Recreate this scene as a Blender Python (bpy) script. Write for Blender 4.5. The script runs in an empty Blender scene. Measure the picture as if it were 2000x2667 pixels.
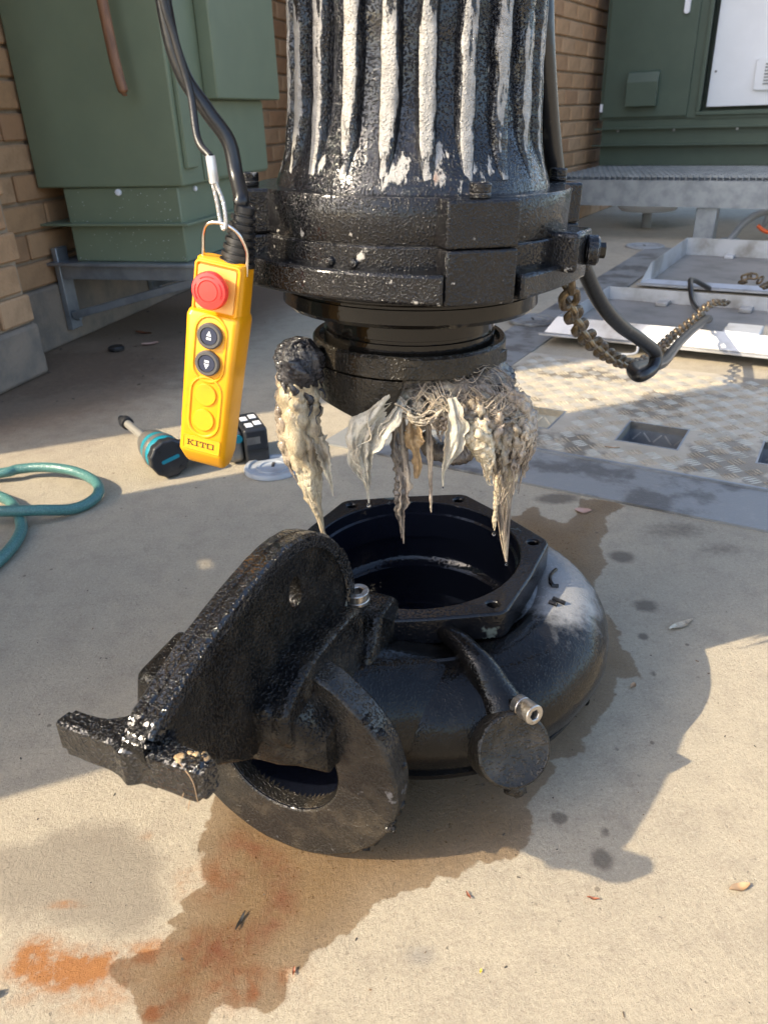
import bpy, bmesh, math, random
import numpy as np
from mathutils import Vector, Matrix

scene = bpy.context.scene
COL = scene.collection
rad = math.radians
random.seed(7)

# ------------------------------------------------------------------ camera
PITCH, ROLL, CAM_H = rad(27.3), rad(2.0), 0.67
fwd = Vector((0, math.cos(PITCH), -math.sin(PITCH)))
up0 = Vector((0, math.sin(PITCH), math.cos(PITCH)))
r0 = Vector((1, 0, 0))
right = r0 * math.cos(ROLL) - up0 * math.sin(ROLL)
upv = up0 * math.cos(ROLL) + r0 * math.sin(ROLL)
cd = bpy.data.cameras.new('camera')
cam = bpy.data.objects.new('camera', cd)
COL.objects.link(cam)
cam.matrix_world = Matrix(((right.x, upv.x, -fwd.x, 0), (right.y, upv.y, -fwd.y, 0),
                           (right.z, upv.z, -fwd.z, CAM_H), (0, 0, 0, 1)))
cd.sensor_fit = 'VERTICAL'
cd.sensor_height = 5.667
cd.sensor_width = 5.667
cd.lens = 4.25
cd.clip_start = 0.02
cd.clip_end = 400
cd.dof.use_dof = True
cd.dof.focus_distance = 0.80
cd.dof.aperture_fstop = 1.9
scene.camera = cam

# ------------------------------------------------------------------ sky, sun, exposure
SUN_AZ, SUN_EL = rad(20.5), rad(36.5)      # direction the light travels over the ground, and height of the sun
world = bpy.data.worlds.new('World')
scene.world = world
world.use_nodes = True
wn = world.node_tree
sky = wn.nodes.new('ShaderNodeTexSky')
sky.sky_type = 'NISHITA'
sky.sun_disc = False
sky.sun_elevation = SUN_EL
to_sun = Vector((-math.cos(SUN_AZ) * math.cos(SUN_EL), -math.sin(SUN_AZ) * math.cos(SUN_EL), math.sin(SUN_EL)))
sky.sun_rotation = math.atan2(to_sun.x, to_sun.y)
sky.dust_density = 2.5
sky.air_density = 0.9
sky.ozone_density = 0.6
bg = wn.nodes['Background']
bg.inputs['Strength'].default_value = 0.15
wn.links.new(sky.outputs[0], bg.inputs[0])
sd = bpy.data.lights.new('sun', 'SUN')
sd.energy = 2.7
sd.angle = rad(0.53)
sd.color = (1.0, 0.87, 0.65)
sun = bpy.data.objects.new('sun', sd)
sun.rotation_euler = (-to_sun).to_track_quat('-Z', 'Y').to_euler()
sun.location = to_sun * 30
COL.objects.link(sun)
scene.view_settings.view_transform = 'Standard'
scene.view_settings.look = 'None'
scene.view_settings.gamma = 1
scene.view_settings.use_curve_mapping = False
scene.view_settings.exposure = 1.74
scene.render.engine = 'CYCLES'
scene.cycles.max_bounces = 6
scene.cycles.use_denoising = True
scene.cycles.sample_clamp_indirect = 6

# ------------------------------------------------------------------ numpy noise
def _h(i, j, k, s):
    n = (i * 374761393 + j * 668265263 + k * 2147483647 + s * 974634777) & 0xffffffff
    n = ((n ^ (n >> 13)) * 1274126177) & 0xffffffff
    n = (n ^ (n >> 16)) & 0xffffffff
    return n / 4294967295.0
def vnoise(P, s=0):
    P = np.asarray(P, float)
    I = np.floor(P).astype(np.int64); f = P - I; f = f * f * (3 - 2 * f)
    o = 0
    for a in (0, 1):
        for b in (0, 1):
            for c in (0, 1):
                w = (f[..., 0] if a else 1 - f[..., 0]) * (f[..., 1] if b else 1 - f[..., 1]) * (f[..., 2] if c else 1 - f[..., 2])
                o = o + w * _h(I[..., 0] + a, I[..., 1] + b, I[..., 2] + c, s)
    return o * 2 - 1
def fbm(P, s=0, n=4):
    o = 0; a = 1.0
    for i in range(n):
        o = o + a * vnoise(np.asarray(P) * 2 ** i, s + i); a *= 0.5
    return o
def ridged(P, s=0, n=4):
    o = 0; a = 1.0
    for i in range(n):
        o = o + a * (1 - 2 * np.abs(vnoise(np.asarray(P) * 2 ** i, s + i))); a *= 0.55
    return o

# ------------------------------------------------------------------ objects
def tag(o, label=None, cat=None, group=None, kind=None):
    if label: o['label'] = label
    if cat: o['category'] = cat
    if group: o['group'] = group
    if kind: o['kind'] = kind
    return o
def thing(name, label, cat, loc=(0, 0, 0), rot=(0, 0, 0), group=None):
    o = bpy.data.objects.new(name, None)
    o.empty_display_size = 0.05
    COL.objects.link(o); o.location = loc; o.rotation_euler = rot
    return tag(o, label, cat, group)
def link(name, me, parent=None, loc=None, rot=None):
    o = bpy.data.objects.new(name, me)
    COL.objects.link(o)
    if parent: o.parent = parent
    if loc is not None: o.location = loc
    if rot is not None: o.rotation_euler = rot
    return o
def mesh(name, V, F, m, smooth=True, sharp=38):
    me = bpy.data.meshes.new(name)
    me.from_pydata([tuple(map(float, v)) for v in V], [], [tuple(map(int, f)) for f in F])
    me.update()
    if smooth:
        me.polygons.foreach_set('use_smooth', [True] * len(me.polygons))
        if sharp: me.set_sharp_from_angle(angle=rad(sharp))
    if m: me.materials.append(m)
    return me
def bev(o, w, seg=2, ang=35):
    md = o.modifiers.new('bevel', 'BEVEL'); md.width = w; md.segments = seg
    md.limit_method = 'ANGLE'; md.angle_limit = rad(ang)
    return o
def part(name, VF, m, parent=None, bevel=0, smooth=True, sharp=38, loc=None, rot=None, seg=2):
    o = link(name, mesh(name, VF[0], VF[1], m, smooth, sharp), parent, loc, rot)
    if bevel: bev(o, bevel, seg)
    return o
def fattr(o, name, vals):
    a = o.data.attributes.new(name, 'FLOAT', 'POINT')
    a.data.foreach_set('value', np.asarray(vals, dtype=np.float32))

# ------------------------------------------------------------------ shapes: each returns (verts, faces)
def box(c, s, R=None):
    x, y, z = s[0] / 2, s[1] / 2, s[2] / 2
    V = [(-x, -y, -z), (x, -y, -z), (x, y, -z), (-x, y, -z), (-x, -y, z), (x, -y, z), (x, y, z), (-x, y, z)]
    if R is not None: V = [tuple(R @ Vector(v)) for v in V]
    V = [(v[0] + c[0], v[1] + c[1], v[2] + c[2]) for v in V]
    return V, [(0, 3, 2, 1), (4, 5, 6, 7), (0, 1, 5, 4), (1, 2, 6, 5), (2, 3, 7, 6), (3, 0, 4, 7)]
def box2(x0, x1, y0, y1, z0, z1):
    return box(((x0 + x1) / 2, (y0 + y1) / 2, (z0 + z1) / 2), (x1 - x0, y1 - y0, z1 - z0))
def grid_faces(nu, nv, cu=False, cv=False):
    F = []
    for i in range(nu if cu else nu - 1):
        for j in range(nv if cv else nv - 1):
            i2, j2 = (i + 1) % nu, (j + 1) % nv
            F.append((i * nv + j, i2 * nv + j, i2 * nv + j2, i * nv + j2))
    return F
def lathe(prof, n=64, closed=False):
    V = []
    for k in range(n):
        a = 2 * math.pi * k / n
        for r, z in prof: V.append((r * math.sin(a), -r * math.cos(a), z))
    return V, [f for f in grid_faces(n, len(prof), True, closed)]
def cyl(r, z0, z1, n=32, ch=0.0):
    if ch: return lathe([(0.00001, z0), (r - ch, z0), (r, z0 + ch), (r, z1 - ch), (r - ch, z1), (0.00001, z1)], n)
    return lathe([(0.00001, z0), (r, z0), (r, z1), (0.00001, z1)], n)
def xform(VF, M):
    return [tuple(M @ Vector(v)) for v in VF[0]], VF[1]
def axis_to(d, loc=(0, 0, 0)):
    return Matrix.Translation(Vector(loc)) @ Vector(d).normalized().to_track_quat('Z', 'Y').to_matrix().to_4x4()
def prism(loop, z0, z1, holes=()):
    """a flat shape with holes, given thickness"""
    bm = bmesh.new()
    loops = [list(loop)] + [list(h) for h in holes]
    E = []; rings = []
    for L in loops:
        vs = [bm.verts.new((p[0], p[1], z1)) for p in L]
        rings.append(vs)
        for i in range(len(vs)): E.append(bm.edges.new((vs[i], vs[(i + 1) % len(vs)])))
    bmesh.ops.triangle_fill(bm, edges=E, use_beauty=True, use_dissolve=False, normal=(0, 0, 1))
    bm.verts.index_update()
    V = [tuple(v.co) for v in bm.verts]
    F = []
    for f in bm.faces:
        ids = [v.index for v in f.verts]
        if f.normal.z < 0: ids.reverse()
        F.append(tuple(ids))
    bm.free()
    n = len(V)
    V2 = V + [(v[0], v[1], z0) for v in V]
    F2 = list(F) + [tuple(n + i for i in reversed(f)) for f in F]
    off = 0
    for k, L in enumerate(loops):
        m = len(L)
        area = sum(L[i][0] * L[(i + 1) % m][1] - L[(i + 1) % m][0] * L[i][1] for i in range(m))
        ccw = area > 0
        for i in range(m):
            a, b = off + i, off + (i + 1) % m
            q = (a, n + a, n + b, b)
            if (k == 0) != ccw: q = tuple(reversed(q))
            F2.append(q)
        off += m
    return V2, F2
def circle(r, n=32, c=(0, 0), a0=0):
    return [(c[0] + r * math.cos(a0 + 2 * math.pi * i / n), c[1] + r * math.sin(a0 + 2 * math.pi * i / n)) for i in range(n)]
def rrect(w, h, r, c=(0, 0), n=5):
    o = []
    for cx, cy, a in ((w / 2 - r, h / 2 - r, 0), (-w / 2 + r, h / 2 - r, 90), (-w / 2 + r, -h / 2 + r, 180), (w / 2 - r, -h / 2 + r, 270)):
        for i in range(n + 1):
            t = rad(a + 90 * i / n); o.append((c[0] + cx + r * math.cos(t), c[1] + cy + r * math.sin(t)))
    return o
def spline(pts, n):
    """Catmull-Rom through rows of any width"""
    P = np.array(pts, float)
    P = np.vstack([2 * P[0] - P[1], P, 2 * P[-1] - P[-2]])
    m = len(P) - 3
    out = []
    for t in np.linspace(0, m - 1e-6, n):
        i = int(t); f = t - i
        a, b, c, d = P[i], P[i + 1], P[i + 2], P[i + 3]
        out.append(0.5 * (2 * b + (c - a) * f + (2 * a - 5 * b + 4 * c - d) * f * f + (3 * b - a - 3 * c + d) * f ** 3))
    return np.array(out)
def frames(P):
    T = np.gradient(P, axis=0); T /= np.linalg.norm(T, axis=1)[:, None] + 1e-12
    n = np.cross(T[0], (0.13, 0.9, 0.2)); n /= np.linalg.norm(n)
    N = []
    for t in T:
        n = n - t * np.dot(n, t); n /= np.linalg.norm(n) + 1e-12; N.append(n)
    N = np.array(N)
    return T, N, np.cross(T, N)
def tube(P, r, n=10, caps=True, closed=False):
    P = np.asarray(P, float); m = len(P)
    r = np.full(m, r) if np.isscalar(r) else np.asarray(r)
    T, N, B = frames(P)
    a = np.linspace(0, 2 * np.pi, n, endpoint=False)
    V = (P[:, None, :] + r[:, None, None] * (np.cos(a)[None, :, None] * N[:, None, :] + np.sin(a)[None, :, None] * B[:, None, :])).reshape(-1, 3)
    F = grid_faces(m, n, closed, True)
    F = [tuple(reversed(f)) for f in F]
    if caps and not closed:
        F.append(tuple(range(n))); F.append(tuple(reversed(range((m - 1) * n, m * n))))
    return [tuple(v) for v in V], F
def join(*L):
    V, F = [], []
    for v, f in L:
        o = len(V); V += list(v); F += [tuple(i + o for i in q) for q in f]
    return V, F
def socket_head(r, h):
    """cap screw head: round with a hexagonal socket"""
    hexa = circle(r * 0.52, 6)
    top = prism(circle(r, 28), h * 0.35, h, [hexa])
    return join(top, cyl(r, 0, h * 0.36, 28))

# ------------------------------------------------------------------ materials
def new_mat(name):
    m = bpy.data.materials.new(name); m.use_nodes = True
    nt = m.node_tree
    return m, nt, nt.nodes['Principled BSDF']
def nd(nt, t, **kw):
    n = nt.nodes.new(t)
    for k, v in kw.items(): setattr(n, k, v)
    return n
def coords(nt, scale=(1, 1, 1), kind='Object'):
    tc = nd(nt, 'ShaderNodeTexCoord'); mp = nd(nt, 'ShaderNodeMapping')
    mp.inputs['Scale'].default_value = scale
    nt.links.new(tc.outputs[kind], mp.inputs[0])
    return mp.outputs[0]
def noise(nt, vec, scale, detail=4, rough=0.55, dist=0.0):
    n = nd(nt, 'ShaderNodeTexNoise')
    n.inputs['Scale'].default_value = scale; n.inputs['Detail'].default_value = detail
    n.inputs['Roughness'].default_value = rough; n.inputs['Distortion'].default_value = dist
    if vec is not None: nt.links.new(vec, n.inputs['Vector'])
    return n.outputs[0]
def ramp(nt, fac, stops):
    r = nd(nt, 'ShaderNodeValToRGB')
    e = r.color_ramp.elements
    while len(e) < len(stops): e.new(0.5)
    for el, (p, c) in zip(e, stops):
        el.position = p; el.color = (*c, 1) if len(c) == 3 else c
    nt.links.new(fac, r.inputs[0])
    return r.outputs[0]
def mix(nt, fac, a, b, mode='MIX'):
    m = nd(nt, 'ShaderNodeMix', data_type='RGBA', blend_type=mode)
    for s, v in ((m.inputs[0], fac), (m.inputs[6], a), (m.inputs[7], b)):
        if hasattr(v, 'node'): nt.links.new(v, s)
        elif isinstance(v, (int, float)): s.default_value = v
        else: s.default_value = (*v, 1) if len(v) == 3 else v
    return m.outputs[2]
def math_(nt, op, a, b=0.0, clamp=False):
    m = nd(nt, 'ShaderNodeMath', operation=op, use_clamp=clamp)
    for s, v in ((m.inputs[0], a), (m.inputs[1], b)):
        if hasattr(v, 'node'): nt.links.new(v, s)
        else: s.default_value = v
    return m.outputs[0]
def sstep(nt, v, lo, hi):
    m = nd(nt, 'ShaderNodeMapRange', interpolation_type='SMOOTHSTEP')
    nt.links.new(v, m.inputs[0]); m.inputs[1].default_value = lo; m.inputs[2].default_value = hi
    return m.outputs[0]
def attr(nt, name):
    a = nd(nt, 'ShaderNodeAttribute', attribute_name=name)
    return a.outputs['Fac']
def bump(nt, h, dist, strength=1.0, prev=None):
    b = nd(nt, 'ShaderNodeBump'); b.inputs['Distance'].default_value = dist; b.inputs['Strength'].default_value = strength
    nt.links.new(h, b.inputs['Height'])
    if prev is not None: nt.links.new(prev, b.inputs['Normal'])
    return b.outputs[0]
def setp(nt, bs, name, v):
    s = bs.inputs[name]
    if hasattr(v, 'node'): nt.links.new(v, s)
    elif isinstance(v, (int, float)): s.default_value = v
    else: s.default_value = (*v, 1)
def plain(name, col, rough=0.5, metal=0.0, col2=None, nscale=8, lo=0.4, hi=0.65, bscale=0, bdist=0.0, rvar=0.0, coat=0, stretch=(1, 1, 1), bdetail=3):
    m, nt, bs = new_mat(name)
    v = coords(nt, stretch)
    c = col
    if col2 is not None:
        f = sstep(nt, noise(nt, v, nscale, 5, 0.6), lo, hi)
        c = mix(nt, f, col, col2)
    setp(nt, bs, 'Base Color', c)
    if rvar:
        r = math_(nt, 'ADD', math_(nt, 'MULTIPLY', math_(nt, 'SUBTRACT', noise(nt, v, nscale * 2.3, 4), 0.5), rvar * 2), rough, True)
        setp(nt, bs, 'Roughness', r)
    else: setp(nt, bs, 'Roughness', rough)
    setp(nt, bs, 'Metallic', metal)
    if coat: setp(nt, bs, 'Coat Weight', coat); bs.inputs['Coat Roughness'].default_value = 0.08
    if bscale: setp(nt, bs, 'Normal', bump(nt, noise(nt, v, bscale, bdetail), bdist))
    return m
def black_paint(name, wear, grain=260, gdist=0.0012, rough=0.22, lumps=40, ldist=0.002, white=(0.50, 0.48, 0.44), rust=0.0, base=(0.010, 0.011, 0.014), stretch=(1, 1, 0.45), wscale=55, dust=0.0, edge=0.0, film_glare=False, spec=0.34):
    """wet black paint over cast iron, chipped to a pale primer where wear (a number, or 'attr') is high"""
    m, nt, bs = new_mat(name)
    v = coords(nt); vs = coords(nt, stretch)
    n = noise(nt, vs, wscale, 7, 0.62)
    w = attr(nt, 'wear') if wear == 'attr' else None
    if w is not None: d = math_(nt, 'SUBTRACT', w, n)
    else: d = math_(nt, 'SUBTRACT', wear, n)
    if edge:
        bv = nd(nt, 'ShaderNodeBevel'); bv.samples = 4; bv.inputs['Radius'].default_value = 0.0028
        gm = nd(nt, 'ShaderNodeNewGeometry'); dp = nd(nt, 'ShaderNodeVectorMath', operation='DOT_PRODUCT')
        nt.links.new(bv.outputs[0], dp.inputs[0]); nt.links.new(gm.outputs['Normal'], dp.inputs[1])
        d = math_(nt, 'ADD', d, math_(nt, 'MULTIPLY', math_(nt, 'SUBTRACT', 1.0, dp.outputs['Value'], True), edge))
    chip = sstep(nt, d, -0.005, 0.035)
    dirt = sstep(nt, noise(nt, v, 120, 5), 0.42, 0.72)
    pale = mix(nt, dirt, white, tuple(c * 0.62 for c in white))
    if rust:
        rf = sstep(nt, noise(nt, v, 19, 3), 0.70 - rust, 0.78 - rust)
        pale = mix(nt, rf, pale, (0.22, 0.09, 0.03))
    bb = base
    if dust:
        df = math_(nt, 'MULTIPLY', sstep(nt, noise(nt, v, 34, 6, 0.65), 0.42, 0.75), dust)
        bb = mix(nt, df, base, (0.060, 0.048, 0.034))
    fm = None
    if film_glare:
        fm = math_(nt, 'MULTIPLY', sstep(nt, math_(nt, 'ADD', attr(nt, 'film_glare'), math_(nt, 'MULTIPLY', math_(nt, 'SUBTRACT', noise(nt, v, 45, 6, 0.65), 0.5), 0.9)), 0.30, 0.75), 0.75)
        bb = mix(nt, fm, bb, (0.30, 0.295, 0.285))  # pale dust film that also carries painted sun glare
    setp(nt, bs, 'Base Color', mix(nt, chip, bb, pale))
    rr = math_(nt, 'ADD', math_(nt, 'MULTIPLY', chip, 0.34), math_(nt, 'ADD', rough - 0.06, math_(nt, 'MULTIPLY', noise(nt, v, 60, 4), 0.14)), True)
    if fm is not None: rr = math_(nt, 'ADD', rr, math_(nt, 'MULTIPLY', fm, 0.22), True)
    setp(nt, bs, 'Roughness', rr)
    bs.inputs['Specular IOR Level'].default_value = spec
    b = bump(nt, noise(nt, v, lumps, 3), ldist)
    b = bump(nt, sstep(nt, noise(nt, v, grain, 2, 0.5), 0.46, 0.80), gdist, 1.0, b)
    b = bump(nt, chip, 0.0004, 0.6, b)
    setp(nt, bs, 'Normal', b)
    return m

M = {}
M['housing'] = black_paint('chipped_black_motor_paint', 'attr', 520, 0.0008, 0.09, 55, 0.0008, rust=0.07, white=(0.31, 0.295, 0.27), base=(0.004, 0.0045, 0.0065), wscale=95, stretch=(1, 1, 0.28), spec=0.55)
M['flange'] = black_paint('black_flange_paint', 0.352, 560, 0.0006, 0.10, 70, 0.0005, stretch=(1, 1, 1), wscale=60, base=(0.0045, 0.0045, 0.0055), dust=0.10, edge=0.5, white=(0.34, 0.32, 0.29), spec=0.40)
M['smooth_black'] = black_paint('wet_black_machined', 0.0, 220, 0.0001, 0.09, 30, 0.0004, base=(0.007, 0.006, 0.005))
M['impeller'] = black_paint('worn_dark_iron', 0.30, 420, 0.0006, 0.18, 50, 0.0006, white=(0.10, 0.08, 0.06), base=(0.010, 0.009, 0.0075), dust=0.35)
M['volute'] = black_paint('wet_black_volute_paint', 0.18, 420, 0.0003, 0.09, 26, 0.0005, base=(0.0045, 0.0042, 0.0042), white=(0.05, 0.045, 0.04), dust=0.15, film_glare=True, wscale=80, spec=0.26)
M['ringtop'] = black_paint('scraped_black_ring', 0.39, 300, 0.0003, 0.17, 30, 0.0006, white=(0.085, 0.10, 0.085), stretch=(1, 1, 1), wscale=20, base=(0.005, 0.005, 0.006))
M['claw'] = black_paint('rough_cast_claw', 0.22, 370, 0.0014, 0.13, 90, 0.0006, base=(0.0040, 0.0040, 0.0042), white=(0.08, 0.07, 0.05), stretch=(1, 1, 1), dust=0.75, spec=0.26)
M['claw_black'] = black_paint('wet_black_cast_face', 0.22, 420, 0.0012, 0.11, 90, 0.0005, base=(0.0030, 0.0030, 0.0032), white=(0.06, 0.05, 0.04), stretch=(1, 1, 1), dust=0.30, spec=0.24)
M['claw_edge'] = black_paint('wet_gritty_claw_edge', 0.25, 370, 0.0034, 0.08, 90, 0.0008, base=(0.0045, 0.0045, 0.005), white=(0.10, 0.09, 0.08), stretch=(1, 1, 1), dust=0.2, spec=0.6)
M['boss_face'] = black_paint('muddy_boss_face', 0.25, 260, 0.0010, 0.28, 60, 0.0010, base=(0.016, 0.014, 0.011), white=(0.07, 0.06, 0.045), stretch=(1, 1, 1), dust=0.9)
M['flange_face'] = black_paint('wet_scuffed_flange', 0.33, 420, 0.0009, 0.16, 40, 0.0008, base=(0.014, 0.013, 0.012), white=(0.13, 0.125, 0.125), stretch=(1, 1, 1), wscale=18, dust=0.6)
M['inner'] = black_paint('wet_black_bore', 0.0, 160, 0.0002, 0.10, 20, 0.001, base=(0.004, 0.005, 0.009))
M['steel'] = plain('bright_screw_steel', (0.45, 0.42, 0.38), 0.28, 0.9, (0.25, 0.2, 0.15), 90, 0.45, 0.7, 300, 0.0003)
M['hole'] = plain('dark_recess', (0.01, 0.01, 0.01), 0.5)
M['galv'] = plain('galvanised_steel', (0.36, 0.38, 0.40), 0.42, 0.75, (0.25, 0.27, 0.29), 14, 0.35, 0.7, 60, 0.0006, 0.12)
M['alu'] = plain('dull_aluminium', (0.50, 0.50, 0.50), 0.42, 0.5, (0.27, 0.25, 0.22), 7, 0.42, 0.72, 80, 0.0005, 0.1)
M['alu_dirty'] = plain('dirty_aluminium_floor', (0.24, 0.22, 0.195), 0.62, 0.2, (0.16, 0.15, 0.13), 7, 0.4, 0.7, 120, 0.0006)
M['cabinet'] = plain('green_cabinet_paint', (0.160, 0.190, 0.118), 0.45, 0, (0.146, 0.175, 0.110), 9, 0.3, 0.7, 420, 0.00025)
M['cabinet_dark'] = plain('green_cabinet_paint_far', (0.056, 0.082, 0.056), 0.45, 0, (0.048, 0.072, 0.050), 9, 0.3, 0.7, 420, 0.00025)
M['white_panel'] = plain('white_panel_paint', (0.72, 0.73, 0.74), 0.35, 0, (0.66, 0.67, 0.68), 3, 0.3, 0.7)
M['wood'] = plain('worn_wood_handle', (0.22, 0.10, 0.045), 0.55, 0, (0.13, 0.055, 0.025), 26, 0.35, 0.7, 160, 0.0008, stretch=(4, 4, 0.5))
M['yellow'] = plain('yellow_plastic', (0.74, 0.325, 0.004), 0.30, 0, (0.67, 0.28, 0.003), 12, 0.4, 0.75, 700, 0.00006)
def scuffed_yellow():
    m, nt, bs = new_mat('scuffed_yellow_plastic')
    v = coords(nt)
    c = mix(nt, sstep(nt, noise(nt, v, 14, 5), 0.4, 0.75), (0.74, 0.325, 0.004), (0.66, 0.275, 0.003))
    gr = math_(nt, 'MULTIPLY', sstep(nt, noise(nt, v, 110, 6, 0.7), 0.66, 0.74), sstep(nt, noise(nt, v, 22, 3), 0.46, 0.60))
    c = mix(nt, math_(nt, 'MULTIPLY', gr, 0.8), c, (0.05, 0.025, 0.008))
    c = mix(nt, math_(nt, 'MULTIPLY', sstep(nt, noise(nt, v, 60, 5), 0.5, 0.8), 0.25), c, (0.30, 0.14, 0.02))
    setp(nt, bs, 'Base Color', c)
    setp(nt, bs, 'Roughness', math_(nt, 'ADD', 0.24, math_(nt, 'MULTIPLY', noise(nt, v, 70, 4), 0.2)))
    setp(nt, bs, 'Normal', bump(nt, noise(nt, v, 700, 2), 0.00006))
    return m
M['yellow'] = scuffed_yellow()
M['yellow_pale'] = plain('pale_amber_plate', (0.80, 0.42, 0.10), 0.35)
M['red'] = plain('red_plastic', (0.80, 0.045, 0.035), 0.32, 0, None)
M['red_dark'] = plain('red_plastic_emboss', (0.50, 0.02, 0.02), 0.4)
M['button_ring'] = plain('grey_button_ring', (0.085, 0.080, 0.075), 0.4, 0.2)
M['button_blue'] = plain('dark_blue_button', (0.022, 0.028, 0.055), 0.3)
M['print_white'] = plain('white_print', (0.78, 0.78, 0.80), 0.5)
M['print_brown'] = plain('dark_brown_print', (0.035, 0.014, 0.004), 0.5)
M['rubber'] = plain('black_rubber', (0.012, 0.012, 0.013), 0.42, 0, (0.022, 0.02, 0.018), 30, 0.4, 0.7, 200, 0.0003)
M['cable'] = plain('black_cable_sheath', (0.012, 0.012, 0.013), 0.30, 0, (0.05, 0.045, 0.04), 60, 0.62, 0.72, 160, 0.0003)
M['wire'] = plain('steel_wire_rope', (0.50, 0.49, 0.47), 0.35, 0.7)
M['chrome'] = plain('polished_wire', (0.65, 0.6, 0.55), 0.14, 1.0)
M['ferrule'] = plain('aluminium_ferrule', (0.7, 0.64, 0.6), 0.25, 0.7, (0.85, 0.85, 0.88), 40, 0.4, 0.6)
M['chain'] = plain('rusty_galvanised_chain', (0.20, 0.15, 0.09), 0.38, 0.6, (0.09, 0.06, 0.035), 70, 0.4, 0.65, 200, 0.0005)
M['hose'] = None
M['teal'] = plain('teal_tool_plastic', (0.005, 0.20, 0.26), 0.4, 0, (0.004, 0.16, 0.21), 30, 0.4, 0.7, 300, 0.0002)
M['tool_black'] = plain('black_tool_plastic', (0.014, 0.015, 0.018), 0.4, 0, (0.03, 0.03, 0.03), 40, 0.5, 0.8, 400, 0.0002)
M['tool_grey'] = plain('grey_tool_metal', (0.20, 0.19, 0.17), 0.4, 0.5, (0.13, 0.12, 0.11), 30, 0.4, 0.7, 300, 0.0003)
M['bar'] = plain('extension_bar_steel', (0.42, 0.40, 0.36), 0.4, 0.6)
M['sticker'] = plain('white_sticker', (0.72, 0.72, 0.74), 0.45)
M['plastic_grey'] = plain('grey_cover_plastic', (0.33, 0.35, 0.37), 0.5, 0, (0.22, 0.22, 0.22), 18, 0.45, 0.75, 120, 0.0004)
M['conduit'] = plain('grey_conduit', (0.30, 0.30, 0.29), 0.5)
M['orange'] = plain('orange_conduit', (0.75, 0.12, 0.02), 0.45)
M['brass'] = plain('yellowed_link', (0.36, 0.22, 0.04), 0.4, 0.3)
M['leaf_red'] = plain('dry_red_leaf', (0.22, 0.07, 0.03), 0.6, 0, (0.12, 0.05, 0.02), 60)
M['leaf_tan'] = plain('dry_tan_leaf', (0.34, 0.22, 0.12), 0.65, 0, (0.22, 0.13, 0.06), 60)
M['leaf_pink'] = plain('faded_pink_leaf', (0.42, 0.26, 0.20), 0.65)
M['litter'] = plain('dark_litter', (0.055, 0.045, 0.035), 0.8, 0, (0.20, 0.12, 0.06), 9, 0.5, 0.6)
M['mud'] = plain('tan_mud', (0.34, 0.235, 0.12), 0.6, 0, (0.22, 0.14, 0.07), 120, 0.4, 0.65, 260, 0.002)
M['water'] = None

def rag_material(name, pale, mid, dark, lo, hi, thin=0):
    m, nt, bs = new_mat(name)
    v = coords(nt, (1, 1, 0.55))
    n = noise(nt, v, 42, 6, 0.62, 0.6)
    c = ramp(nt, n, [(0.25, dark), (lo, mid), (hi, pale), (0.9, pale)])
    fine = noise(nt, v, 380, 3, 0.6, 1.0)
    c = mix(nt, math_(nt, 'MULTIPLY', sstep(nt, fine, 0.55, 0.35), 0.45), c, tuple(x * 0.55 for x in mid))
    setp(nt, bs, 'Base Color', c)
    setp(nt, bs, 'Roughness', 0.24)
    bs.inputs['Coat Weight'].default_value = 0.35; bs.inputs['Coat Roughness'].default_value = 0.08
    bs.inputs['Subsurface Weight'].default_value = 0.10
    bs.inputs['Subsurface Radius'].default_value = (0.006, 0.004, 0.003)
    bs.inputs['Subsurface Scale'].default_value = 0.6
    b = bump(nt, noise(nt, coords(nt, (1, 1, 0.35)), 170, 5, 0.6, 1.5), 0.0022)
    b = bump(nt, fine, 0.0007, 1.0, b)
    setp(nt, bs, 'Normal', b)
    if thin:
        tr = nd(nt, 'ShaderNodeBsdfTranslucent'); nt.links.new(c, tr.inputs[0])
        mx = nd(nt, 'ShaderNodeMixShader'); mx.inputs[0].default_value = thin
        nt.links.new(bs.outputs[0], mx.inputs[1]); nt.links.new(tr.outputs[0], mx.inputs[2])
        nt.links.new(mx.outputs[0], nt.nodes['Material Output'].inputs['Surface'])
    return m
M['rag_cream'] = rag_material('wet_cream_rag', (0.56, 0.48, 0.34), (0.40, 0.325, 0.215), (0.13, 0.10, 0.08), 0.42, 0.60)
M['rag_grey'] = rag_material('soiled_grey_rag', (0.46, 0.38, 0.28), (0.26, 0.21, 0.165), (0.045, 0.04, 0.045), 0.46, 0.64)
M['rag_dark'] = rag_material('black_stained_rag', (0.30, 0.24, 0.17), (0.10, 0.085, 0.075), (0.02, 0.02, 0.025), 0.48, 0.70)
M['rag_shaded'] = rag_material('shaded_blue_black_rag', (0.10, 0.095, 0.10), (0.03, 0.03, 0.036), (0.006, 0.006, 0.009), 0.50, 0.74)  # near-black copy of the rag for its shadowed top
M['rag_white'] = rag_material('pale_wet_tissue', (0.66, 0.61, 0.50), (0.52, 0.45, 0.35), (0.26, 0.21, 0.16), 0.36, 0.54, 0.35)

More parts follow.
